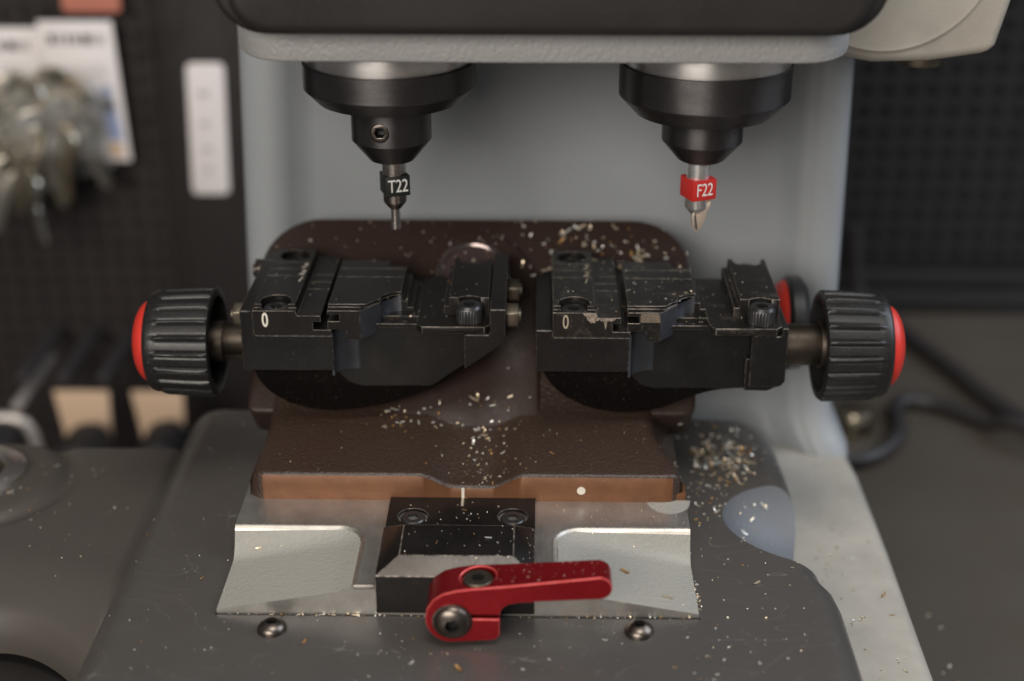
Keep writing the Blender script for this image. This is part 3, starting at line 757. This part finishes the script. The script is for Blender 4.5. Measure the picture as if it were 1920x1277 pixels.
# chewed bare-metal bite at the worn jaw's corner
bm = bmesh.new()
rag = [(7.4, 53.0), (7.9, 52.3), (8.3, 52.1), (8.5, 51.3), (9.0, 51.0), (9.4, 50.4), (10.0, 50.6), (10.3, 50.3), (10.6, 51.1), (11.2, 51.0), (11.5, 51.5), (12.0, 50.9), (12.5, 51.0), (12.8, 50.0), (13.05, 48.6), (13.3, 50.0), (13.5, 51.0), (14.4, 50.9), (15.1, 51.15), (15.6, 51.7), (11.1, 51.75), (10.7, 53.0)]
bm_prism(bm, [(4.3+a, b) for a, b in rag], 'y', -19.14, -19.0)
M['chew'] = edge_metal('chewed_bare_metal', (0.10, 0.08, 0.06), (0.50, 0.42, 0.34), 0.35, 0.6, 1.6)
M['bared'] = edge_metal('rubbed_brassy_face', (0.14, 0.11, 0.085), (0.30, 0.25, 0.19), 0.3, 0.7, 1.2)
obj('chewed_corner', bm, 'chew', jawR)
bm = bmesh.new(); bm_box(bm, 4.3+21.7, 4.3+26.4, -19.02, -18.9, 50.6, 52.9); obj('bared_face', bm, 'bared', sjR, label='bare brass coloured worn patch on the sliding jaw front')

# rear knob seen behind the right clamp
RK = empty('rear_knob', (69, 22, 36), 'blurred black rear knob with red face, half hidden behind the right clamp', 'knob')
bm = bmesh.new(); bm_lathe(bm, [(0, 75), (11.2, 74.5), (13.0, 73), (13.2, 70), (12.8, 69.4), (12.2, 68.8), (11.0, 69.2), (0, 69.4)], 24, 32.3, 'x'); obj('knob_body', bm, 'knob', RK)
bm = bmesh.new(); bm_lathe(bm, [(0, 64.0), (4, 64.2), (8, 65.2), (10.8, 67), (12.1, 69.0), (12.1, 69.6), (0, 69.6)], 24, 32.3, 'x'); obj('red_face', bm, 'redcap', RK)
bm = bmesh.new(); bm_cyl(bm, (24, 32.3), 'x', 4.5, 45, 66, n=32); obj('shaft', bm, 'shaft', RK)

# ================================================================== RED LEVER
LV = empty('clamping_lever', (-17.8, -78, 6.9), 'red anodised clamping lever in front of the black stop block', 'lever')
pts = arc(-17.7, 6.9, 6.0, 262, 180, 8)+[(-23.4, 9.6), (-22.0, 12.0), (-19.8, 13.6), (-16.8, 14.5), (-13.5, 15.0), (-6, 15.75), (14.4, 18.3)]
pts += arc(14.3, 15.45, 2.85, 82, -80, 8)
pts += [(2, 11.9), (-3.6, 11.4), (-5.4, 11.0), (-6.8, 10.0), (-7.3, 8.9), (-7.4, 3.2), (-7.8, 2.2), (-8.8, 1.6)]
bm = bmesh.new(); bm_prism(bm, pts[::-1], 'y', -83, -73.2)
for v in bm.verts:
    if v.co.y > -80: v.co.y -= 2.6*max(0, min(1, (v.co.x+12)/28))
slope = math.atan2(18.3-15.75, 20.4)
cs = [cutter(bm_box, -15, -5, -90, -60, 7.2, 8.3), cutter(bm_cyl, (-12.2, -78.0), 'z', 4.0, 13.2, 25)]
lev = obj('lever_arm', bm, 'red_anod', LV, cs, bevel=0.26, seg=3)
socket_cap_screw('clamp_screw', LV, -12.2, -78.0, 13.2, 1.6, 3.4, mat='bolt', hexr=1.6)
button_screw('pivot_screw', LV, (-17.8, 6.7), 'y', -83.02, -1, 4.1, 2.0, washer=0.35)

# ================================================================== SPINDLES AND TOOLS
def spindle(x, label, group, grub, prof, flz):
    T = empty('spindle', (x, 0, 117), label, 'spindle', group)
    bm = bmesh.new(); bm_lathe(bm, [(0, 118), (20.4, 118), (20.4, flz), (0, flz)], x, 0, n=96); obj('flange', bm, 'flange', T, bevel=0.2)
    bm = bmesh.new(); bm_lathe(bm, prof['ring'], x, 0, n=96); obj('collar_ring', bm, 'spindle', T, bevel=0.15, seg=1, angle=18)
    bm = bmesh.new(); bm_lathe(bm, prof['nose'], x, 0, n=80)
    cs = []
    if grub:
        gx = x-1.9
        cs = [cutter(bm_cyl, (gx, 95.6), 'y', 2.3, -14, -6.0, n=40)]
    nose = obj('collet_nose', bm, 'spindle', T, cs, bevel=0.15, seg=1, angle=18)
    if grub:
        bm = bmesh.new(); bm_cyl(bm, (x-1.9, 95.6), 'y', 2.15, -9.3, -5, n=36)
        c2 = cutter(bm_cyl, (x-1.9, 95.6), 'y', 1.35, -10.5, -6.2, n=6, mat='socket')
        obj('grub_screw', bm, 'bolt_dark', nose, [c2], bevel=0.15)
    return T
pL = {'ring': [(0, 111.6), (21.1, 111.6), (21.1, 105.4), (17.6, 101.8), (0, 101.8)],
      'nose': [(0, 102), (9.9, 102), (9.9, 91.9), (5.6, 86.6), (4.6, 86.3), (0, 86.3)]}
pR = {'ring': [(0, 111.5), (20.9, 111.5), (20.9, 103.4), (16.8, 99.0), (0, 99.0)],
      'nose': [(0, 99.2), (10.0, 99.2), (10.0, 91.9), (6.0, 87.2), (5.0, 86.6), (0, 86.6)]}
spindle(-35.9, 'left dark steel spindle with a socket grub screw in its nose', 'pair of spindles under the machine head', True, pL, 111.6)
spindle(40.8, 'right dark steel spindle with a plain nose, above the red tag', 'pair of spindles under the machine head', False, pR, 111.5)
def tag_block(parent, x, z0, z1, w, rot, mat, txt, tmat):
    bm = bmesh.new(); h = w/2
    pts = [(-h, -h), (h, -h), (h, h*0.9), (h*0.6, h), (-h, h)]
    q = R(rot); pts = [(x+a*math.cos(q)-b*math.sin(q), a*math.sin(q)+b*math.cos(q)) for a, b in pts]
    bm_prism(bm, pts, 'z', z0, z1); t = obj('tag', bm, mat, parent, bevel=0.25, seg=2)
    n = Vector((math.sin(q), -math.cos(q), 0)); c = Vector((x, 0, (z0+z1)/2))+n*(h+0.03)
    text_mesh('tag_lettering', txt, 4.7, tmat, t, c, (90, 0, rot), sx=0.72, extrude=0.02, bold=0.0, spacing=0.95)
TP = empty('tracer_point', (-35.7, 0, 86), 'dark steel tracer point with black T22 tag, in the left spindle', 'tracer')
bm = bmesh.new(); x = -35.6
bm_lathe(bm, [(0, 87), (2.95, 87), (2.95, 75.6), (2.7, 75.1), (1.5, 73.6), (1.12, 73.4), (1.12, 70.8), (1.36, 69.4), (1.4, 68.2), (1.1, 68.0), (0, 68.0)], x, 0, n=48)
obj('shank', bm, 'shank_dark', TP)
tag_block(TP, x+0.1, 77.5, 82.7, 6.3, 20, 'blacktag', 'T22', 'whitetag')
MC = empty('milling_cutter', (40.4, 0, 86), 'bright steel cutter with red F22 tag and pointed tip, in the right spindle', 'cutter')
x = 40.3; bm = bmesh.new()
bm_lathe(bm, [(0, 87), (3.0, 87), (3.0, 74.6), (2.6, 74.0), (1.1, 72.2), (0, 71.9)], x, 0, n=56)
obj('shank', bm, 'shank', MC)
bm = bmesh.new()
q = [(x-0.9, 73.0), (x+0.6, 73.4), (x+2.2, 74.9), (x+3.0, 76.4), (x+3.1, 75.2), (x+1.8, 73.4), (x+1.55, 71.6), (x+0.95, 69.4), (x+0.35, 68.2), (x-0.15, 68.0), (x-0.75, 69.0), (x-1.0, 72.0)]
q = [(x-0.9, 73.3), (x+1.2, 74.6), (x+2.9, 76.4), (x+3.1, 75.2), (x+2.3, 73.6), (x+2.0, 71.5), (x+1.2, 69.3), (x+0.3, 68.1), (x-0.2, 68.2), (x-0.8, 69.4), (x-1.0, 72.0)]
q = [(x+(a-x)*1.15, b) for a, b in q]; bm_prism(bm, q, 'y', -1.6, 0.9); obj('cutting_tip', bm, 'carbide', MC, bevel=0.22)
bm = bmesh.new(); bm_prism(bm, [(x-0.9, 73), (x-0.2, 72.8), (x+0.35, 69.0), (x+0.1, 68.6), (x-0.6, 69.4)], 'y', -1.95, -1.5); obj('flute_edge', bm, 'shank_dark', MC, bevel=0.1)
tag_block(MC, x+0.2, 76.9, 82.2, 6.7, 24, 'redtag', 'F22', 'whitetag')

# ================================================================== BACKGROUND
def tagit(o, label=None, cat=None, group=None, kind=None):
    if label: o['label'] = label
    if cat: o['category'] = cat
    if group: o['group'] = group
    if kind: o['kind'] = kind
    return o
bm = bmesh.new(); bm_box(bm, -95, 900, -500, 262, -90, -60); 
tagit(obj('workbench_top', bm, 'bench'), kind='structure')
bm = bmesh.new(); bm_box(bm, -900, -95.5, -500, 262, -330, -300); tagit(obj('floor', bm, 'dark'), kind='structure')
# pegboards: a sheet of square-pitched round pits
def pegboard(name, x0, x1, z0, z1, y, pitch, r, mat, label, depth=2.0):
    bm = bmesh.new(); nx = int((x1-x0)/pitch); nz = int((z1-z0)/pitch); n = 8
    vg = {}
    def V(i, k):
        if (i, k) not in vg: vg[(i, k)] = bm.verts.new((x0+i*pitch, y, z0+k*pitch))
        return vg[(i, k)]
    for i in range(nx):
        for k in range(nz):
            cx, cz = x0+(i+.5)*pitch, z0+(k+.5)*pitch
            ring = [bm.verts.new((cx+r*math.cos(2*PI*q/n+PI/8), y, cz+r*math.sin(2*PI*q/n+PI/8))) for q in range(n)]
            inn = [bm.verts.new((v.co.x, y+depth, v.co.z)) for v in ring]
            c = [V(i+1, k+1), V(i, k+1), V(i, k), V(i+1, k)]
            for s in range(4):
                a, b_ = ring[(2*s) % n], ring[(2*s+1) % n]; nb = ring[(2*s+2) % n]
                bm.faces.new((c[s], a, b_)); bm.faces.new((c[s], b_, nb, c[(s+1) % 4]))
            for q in range(n): bm.faces.new((ring[q], ring[(q+1) % n], inn[(q+1) % n], inn[q]))
            bm.faces.new(inn)
    bmesh.ops.recalc_face_normals(bm, faces=bm.faces[:])
    # backing
    bm_box(bm, x0-1, x1+1, y+depth+0.2, y+depth+4, z0-1, z1+1)
    return tagit(obj(name, bm, mat), label, 'pegboard')
pegboard('pegboard', -400, -156, -175, 170, 255, 9.2, 2.7, 'peg', 'dark brown pegboard behind the machine on the left, key packets hanging on it')
pegboard('pegboard', 60, 420, -40, 170, 255, 9.2, 2.7, 'peg_r', 'dark slate pegboard behind the machine on the right, above the bench rail')
bm = bmesh.new(); bm_box(bm, -700, 700, 262.5, 275, -300, 400); tagit(obj('back_wall', bm, 'dark'), kind='structure')
bm = bmesh.new(); bm_box(bm, 60, 420, 246, 256, -59.9, -50); bm_box(bm, 60, 420, 250, 256.5, -50, -41.5)
tagit(obj('bench_rail', bm, 'peg_r', bevel=1.0), 'low dark rail along the bench below the slate pegboard', 'rail')
bm = bmesh.new(); bm_box(bm, -152, -96, 244, 262, -175, 170); bm_box(bm, -155.8, -153, 250, 262, -175, 170)
tagit(obj('upright_post', bm, 'postm', bevel=1), 'dark upright post beside the left edge of the grey column', 'post')
bm = bmesh.new(); bm_prism(bm, [(a+(b-23)*0.035, b) for a, b in rrect(-145.8, -130.0, -5.0, 51.5, 2.5, 5)], 'y', 242.5, 243.6)
lp = empty('label_plate', (-138, 243, -5), 'white rounded label strip on the dark post, left of the column', 'label')
obj('plate', bm, 'card', lp, bevel=0.2)
bm = bmesh.new()
for z, wd in ((38, 4.5), (25, 3.5), (14, 3.5), (5, 3)): bm_box(bm, -140.5, -140.5+wd, 242.2, 242.45, z, z+2)
M['faint'] = plain('faint_grey_print', (0.45, 0.42, 0.41), 0.7)
obj('faded_print', bm, 'faint', lp)
# key packets
def packet(name, x0, x1, z0, z1, y, lab, lean):
    T = empty(name, ((x0+x1)/2, y, z1), lab, 'packet', 'key packets hanging on the left pegboard')
    bm = bmesh.new(); bm_prism(bm, [(x0+lean, z0), (x1+lean, z0), (x1, z1), (x0, z1)], 'y', y, y+0.6); obj('card', bm, 'card', T, bevel=0.2)
    bm = bmesh.new(); xx = x0+4
    for wd in (4, 2, 2.5, 3, 5, 1.5, 2):
        if xx+wd < x1-3: bm_box(bm, xx, xx+wd-0.8, y-0.25, y-0.05, z1-9.5, z1-5.5)
        xx += wd+0.6
    obj('printed_line', bm, 'ink', T)
    bm = bmesh.new(); bm_prism(bm, [(x1-7+lean*.3, z0+9), (x1-2+lean*.9, z0+9), (x1-3.5, z1-26), (x1-10, z1-30)], 'y', y-0.25, y-0.05); obj('printed_panel', bm, 'blue', T)
    bm = bmesh.new(); bm_prism(bm, [(x1-9+lean, z0+2), (x1-3+lean, z0+2), (x1-3+lean, z0+8), (x1-9+lean, z0+8)], 'y', y-0.25, y-0.05); obj('printed_corner', bm, 'tan', T)
    return T
packet('key_packet', -205.5, -174.5, 8.5, 68, 246, 'white carded key packet, nearer the middle, with its right edge and blue print showing', 2.0)
packet('key_packet', -238, -206.3, 6, 64.5, 249, 'white carded key packet cut by the left edge of the photo', 1.0)
def key_blank(x, y, z, rz, ry, mat, lab, L=24):
    T = empty('key_blank', (x, y, z), lab, 'key', 'key blanks bunched in the packets')
    Mx = Matrix.Translation((x, y, z)) @ Matrix.Rotation(R(rz), 4, 'Z') @ Matrix.Rotation(R(ry), 4, 'Y')
    bm = bmesh.new(); ol = arc(0, 0, 8.5, -70, 250, 22)+[(-3.2, -10), (-3.2, -12), (-2.6, -12), (-2.6, -L-6), (0, -L-9), (2.8, -L-6), (2.8, -12), (3.4, -12), (3.4, -10)]
    bm_prism(bm, ol, 'y', -1.1, 1.1)
    for v in bm.verts: v.co = Mx @ v.co
    c = cutter(bm_cyl, (0, 4.0), 'y', 2.4, -4, 4, n=20); c.data.transform(Mx)
    obj('blank', bm, mat, T, [c], bevel=0.3)
    return T
kl = ['nickel', 'brasskey']
ks = [(-222, 236, 37, 60, -80), (-214, 232, 42, 20, 70), (-206, 230, 40, -35, 95), (-198, 232, 44, 30, -65), (-191, 234, 40, -20, 15), (-196, 228, 33, 50, 30), (-205, 226, 28, 10, -8), (-214, 227, 27, -30, 8), (-221, 229, 22, 35, -5), (-211, 224, 17, -15, 12), (-203, 226, 19, 40, -14), (-195, 230, 21, -35, 5), (-189, 236, 24, 20, -18), (-219, 226, 8, 15, 20), (-210, 224, 4, -40, -12)]
klab = ['lying flat at the top left', 'lying tilted at the top', 'with pale bow near the top middle', 'angled across the white card', 'hanging near the right of the card', 'in the middle of the bunch', 'hanging straight at the centre', 'hanging left of the centre', 'at the left picture edge', 'low in the bunch, tilted right', 'low in the bunch, tilted left', 'below the white card middle', 'nearest the blue print', 'at the bottom left, almost fallen out', 'lowest of the bunch']
for i, (x, y, z, rz, ry) in enumerate(ks):
    key_blank(x, y, z, rz, ry, kl[(i*2+i//3) % 2], ('brass' if (i*2+i//3) % 2 else 'nickel')+' key blank '+klab[i], 18)
# clear film over the bunch
bm = bmesh.new(); g = []
for j in range(25):
    row = []
    for i in range(25):
        s, t = i/24, j/24; x = -232+54*s; z = 52-62*t+18*s*t; b = math.sin(PI*s)*math.sin(PI*min(1, t*1.02))
        row.append(bm.verts.new((x, 240-22*b+4.5*noise.noise(Vector((x*.13, z*.10, 3)))+1.6*noise.noise(Vector((x*.35, z*.3, 8))), z)))
    g.append(row)
for j in range(24):
    for i in range(24): bm.faces.new((g[j][i], g[j][i+1], g[j+1][i+1], g[j+1][i]))
tagit(obj('clear_bag', bm, 'bag'), 'clear plastic bag film bulging over the bunch of key blanks', 'bag')
bm = bmesh.new(); bm_prism(bm, rrect(-194, -170, 71.5, 95, 2), 'y', 246, 247); tagit(obj('salmon_card', bm, 'pink', bevel=.2), 'salmon pink card cut by the top edge of the photo', 'card')
# things hanging at the lower left
gh = 'tan cards on the rack behind the left wing'
def tan_card(x0, x1, z0, z1, lab):
    bm = bmesh.new(); bm_prism(bm, [(x0+5, z0), (x1-2, z0), (x1, z1), (x0, z1)], 'y', 200, 201.5)
    return tagit(obj('tan_card', bm, 'tan', bevel=0.3), lab, 'card', gh)
tan_card(-203.5, -180, -118, -78.5, 'tan card behind a dark round grip, left of the black knob')
tan_card(-170.5, -148.5, -118, -78.5, 'tan card just below the left black fluted knob')
def grip(x, z, r, lab):
    bm = bmesh.new(); bm_lathe(bm, [(0, 165), (r*0.7, 165), (r, 168), (r, 190), (r*0.8, 194), (0, 194)], x, z, 'y', n=32)
    return tagit(obj('round_grip', bm, 'dark'), lab, 'grip', 'dark round tool grips behind the left wing')
grip(-187, -98, 10, 'dark round grip in front of the left tan card')
grip(-154, -96, 9.5, 'dark round grip in front of the right tan card')
grip(-222, -93, 7, 'dark round grip inside the silver frame')
bm = bmesh.new(); bm_tube(bm, [(x, 190, z) for x, z in [(-240, -85.5), (-218, -86), (-213.5, -88), (-211, -93), (-209, -106), (-208, -118)]], 2.4, 12)
bm_tube(bm, [(x, 188, z) for x, z in [(-240, -106), (-216, -107), (-209, -108)]], 1.6, 10)
tagit(obj('silver_frame', bm, 'silver'), 'silver rounded wire frame at the left edge, behind the wing', 'frame')
bm = bmesh.new(); bm_cyl(bm, (-216, -81), 'y', 2.3, 190, 240, n=20); tagit(obj('peg_hook', bm, 'silver', bevel=.4), 'pale round peg end above the silver frame', 'hook')
for px_, l_ in ((-216, 'dark peg end, leftmost of three above the tan cards'), (-199, 'dark peg end, middle of three above the tan cards'), (-182, 'dark peg end, rightmost of three above the tan cards')):
    bm = bmesh.new(); bm_cyl(bm, (px_, -73), 'y', 2.8, 200, 250, n=20); tagit(obj('dark_peg', bm, 'cable', bevel=.4), l_, 'peg', 'dark pegs over the tan cards')
# cables on the bench
def cable(path, r, lab, mat='cable'):
    bm = bmesh.new(); bm_tube(bm, spline(path, 10, False), r, 14); return tagit(obj('power_cable', bm, mat, angle=80), lab, 'cable')
cable([(138, 250, -20), (142, 249, -50), (149.8, 243, -56), (156.7, 215.6, -56.6), (166.6, 184.3, -56.6), (174.3, 158, -56.6), (186, 132, -56.6), (210, 100, -56.6)], 3.3, 'dark cable running diagonally from the right knob down to the right edge')
cable([(215, 95, -50), (178.6, 122, -50.5), (168.7, 136, -56), (154.7, 151, -56.8), (143, 154, -56.8), (137, 148, -56.8), (135.5, 136, -56.8), (131.6, 122.5, -56.8), (121, 110, -56.8), (112, 107, -56.8), (104, 112, -54), (98, 120, -50)], 3.0, 'dark cable curling into a loop beside the grey base')
bm = bmesh.new(); bm_cyl(bm, (118, 134), 'z', 8, -59.9, -50, n=32, r2=6.5); tagit(obj('brass_fitting', bm, 'brasskey', bevel=1), 'dull brass fitting between the column foot and the cable loop', 'fitting')

# ================================================================== BRASS SHAVINGS
bpy.context.view_layer.update()
def bvh_of(objs):
    vs, fs = [], []
    for o in objs:
        off = len(vs); Lc = WL(o)
        vs += [tuple(Lc+v.co) for v in o.data.vertices]; fs += [tuple(off+i for i in p.vertices) for p in o.data.polygons]
    return BVHTree.FromPolygons(vs, fs)
allm = [o for o in C.objects if o.type == 'MESH']
BV = bvh_of([o for o in allm if o.name.split('.')[0] not in ('pegboard', 'clear_bag', 'head_cover', 'head_plate', 'cover_lip', 'side_arm', 'arm_cheek')])
def chip(bm, x, y, L, wd, curl, yaw, lift=0.0, mi=0, zmax=58):
    hit = BV.ray_cast(Vector((x, y, zmax)), Vector((0, 0, -1)))
    if hit[0] is None: return
    p, n = hit[0], hit[1]
    if n.z < 0: n = -n
    if n.z < 0.4: return
    t = Vector((math.cos(yaw), math.sin(yaw), 0)); t = (t-n*t.dot(n)).normalized(); b = n.cross(t)
    k = 5; th = 0.07; up_, lo_ = [], []
    for i in range(k+1):
        s = i/k-0.5; a = curl*s
        c = p+t*(L*(math.sin(a)/curl if abs(curl) > .05 else s))+n*(0.06+lift+L*((1-math.cos(a))/curl if abs(curl) > .05 else 0))
        hw = wd*(0.5 if 0 < i < k else 0.3)
        up_.append((bm.verts.new(c+b*hw+n*th), bm.verts.new(c-b*hw+n*th))); lo_.append((bm.verts.new(c+b*hw*1.0), bm.verts.new(c-b*hw)))
    for i in range(k):
        for q in ((up_[i][0], up_[i][1], up_[i+1][1], up_[i+1][0]), (lo_[i][0], lo_[i+1][0], lo_[i+1][1], lo_[i][1]), (up_[i][0], up_[i+1][0], lo_[i+1][0], lo_[i][0]), (up_[i][1], lo_[i][1], lo_[i+1][1], up_[i+1][1])):
            bm.faces.new(q).material_index = mi
def heap(name, label, spots, zmax=58):
    bm = bmesh.new()
    for (cx, cy, sx, sy, n, big) in spots:
        for _ in range(n):
            if sx < 0: x, y = cx+random.uniform(-1, 1)*-sx, cy+random.uniform(-1, 1)*-sy
            else: x, y = random.gauss(cx, sx), random.gauss(cy, sy)
            L = min(3.6, random.lognormvariate(math.log(0.55*big), 0.6)); 
            chip(bm, x, y, L, min(L, random.uniform(0.2, 0.5)*big**0.5), random.choice((0.1, 0.6, 1.4, 2.4, 3.6)), random.uniform(0, PI), random.uniform(0, 0.08), random.choice((0, 0, 1, 1, 2)), zmax)
    o = obj(name, bm, ['brass', 'brassl', 'wood'], angle=60); tagit(o, label, 'shavings', kind='stuff'); return o
heap('brass_shavings', 'brass shavings heaped on the charcoal tray right of the brown carriage', [(50, 5, 6, 7, 26, 5.2), (49, 3, 5.5, 8, 75, 3.4), (50, -3, 6, 6, 45, 2.6), (47, -22, 5, 7, 45, 1.3), (52, 14, 6, 6, 40, 1.4), (49, -6, 8, 16, 70, 0.6), (47, 0, 4, 8, 60, 0.4)], 20)
heap('brass_shavings', 'brass shavings lying on the sloping rear of the brown carriage', [(10, 29, 7, 3.5, 45, 2.2), (26, 28, 8, 4, 32, 2.6), (20, 27, 14, 5, 100, 1.0), (-50, 28, 14, 5, 40, 0.7), (-17, 30, 9, 5, 40, 0.8)], 66)
heap('brass_shavings', 'small brass shavings strewn across the brown front apron', [(-35, -11, 5, 3.5, 34, 1.5), (-13, -15, 5, 6.5, 55, 1.6), (-11, -27, 4, 3, 25, 0.8), (-15, -20, -50, -12, 60, 0.45), (-14, -31, 3, 2, 18, 0.6)], 24)
heap('brass_shavings', 'fine brass shavings dusting the black stop block and red lever', [(-15, -42, 7, 5, 30, 0.65), (-17, -62, -13, -7, 26, 0.4), (6, -78, -14, -4, 70, 0.22), (-1, -62, 1.5, 8, 40, 0.25)], 26)
heap('brass_shavings', 'brass shavings scattered over the front of the charcoal tray', [(-20, -88, -75, -16, 50, 0.6), (52, -60, -12, -25, 34, 0.8), (45, -85, -20, -18, 22, 0.8), (-85, -40, -14, -55, 30, 0.55), (-17, -83, -22, -5, 25, 0.6), (-17, -88, -80, -18, 110, 0.2)], 7)
heap('brass_shavings', 'golden shavings packed along the seam below the aluminium guide', [(-50, -71.9, 9, 0.2, 18, 0.9), (-22, -71.9, 8, 0.2, 14, 0.9), (14, -71.9, 12, 0.2, 18, 0.7), (38.3, -62, 0.2, 5, 26, 0.9), (-38, -71.9, 2, 0.2, 5, 1.3), (-17, -71.9, -54, -0.3, 80, 0.3)], 4)
heap('brass_shavings', 'few brass shavings on the aluminium guide and painted pockets', [(25, -55, -13, -14, 16, 0.6), (20, -40, -17, -5, 12, 0.5), (-55, -52, -16, -18, 14, 0.4)], 10)
heap('brass_shavings', 'sparse shavings on the pale grey base and left wing', [(83, -30, -8, -60, 60, 1.0), (84, -15, 5, 10, 12, 1.4), (-125, -5, -24, -18, 18, 0.9), (-120, -35, -15, -20, 12, 0.7), (-140, -8, 6, 8, 12, 1.1)], 2)
heap('brass_shavings', 'fine shavings caught in and on the two black clamps', [(-35, 0, -33, -19, 70, 0.35), (35, 0, -29, -19, 110, 0.4), (-33, -12, 3, 1, 8, 0.7), (39, -11, 2.5, 1.5, 14, 0.9), (24, -2, 2, 6, 10, 0.7)], 58)
heap('brass_shavings', 'out of focus shavings on the dark bench at the far right', [(118, -30, -14, -60, 8, 2.0), (122, -25, 6, 12, 5, 2.2)], -40)
def single(px, py, L, wd, curl, yaw, lab, mi=0, zm=26):
    bm = bmesh.new(); chip(bm, px, py, L, wd, curl, yaw, 0.1, mi, zm)
    tagit(obj('brass_shaving', bm, ['brass', 'brassl', 'wood'], angle=60), lab, 'shaving', 'large single shavings lying apart')
single(-16.0, -91.3, 2.6, 0.8, 1.2, -0.9, 'brown curled shaving alone on the tray front, below the red lever', 2)
single(-26.5, -89.5, 1.6, 0.5, 0.8, 0.9, 'pale shaving on the tray to the left below the lever pivot', 1)
single(-51.0, -82.5, 2.0, 0.5, 1.6, 1.1, 'curled shaving just right of the left button screw', 2)
single(21.5, -58.5, 2.4, 0.8, 0.7, -0.6, 'thick brown shaving high on the right painted pocket', 2)
single(31.0, -66.5, 2.6, 0.6, 0.3, -0.2, 'straight golden shaving low on the right painted pocket', 0)
single(-10.5, -60.5, 1.7, 0.35, 0.2, -0.1, 'thin bright shaving on the flat top of the black stop block', 1)
single(-66.5, -54.0+5, 1.8, 0.5, 0.6, 0.3, 'golden shaving beside the left edge of the aluminium guide', 0)
single(53, -57, 2.0, 0.6, 0.5, 0.7, 'golden shaving on the tray right of the aluminium guide', 0)

# ------------------------------------------------------------------ millimetres to metres
done = set()
for o in list(C.objects):
    if o.type == 'MESH' and o.data.name not in done:
        done.add(o.data.name); o.data.transform(Matrix.Scale(MM, 4))
    if o.type in ('MESH', 'EMPTY'):
        o.matrix_parent_inverse = Matrix.Identity(4)
        o.location = o.location*MM
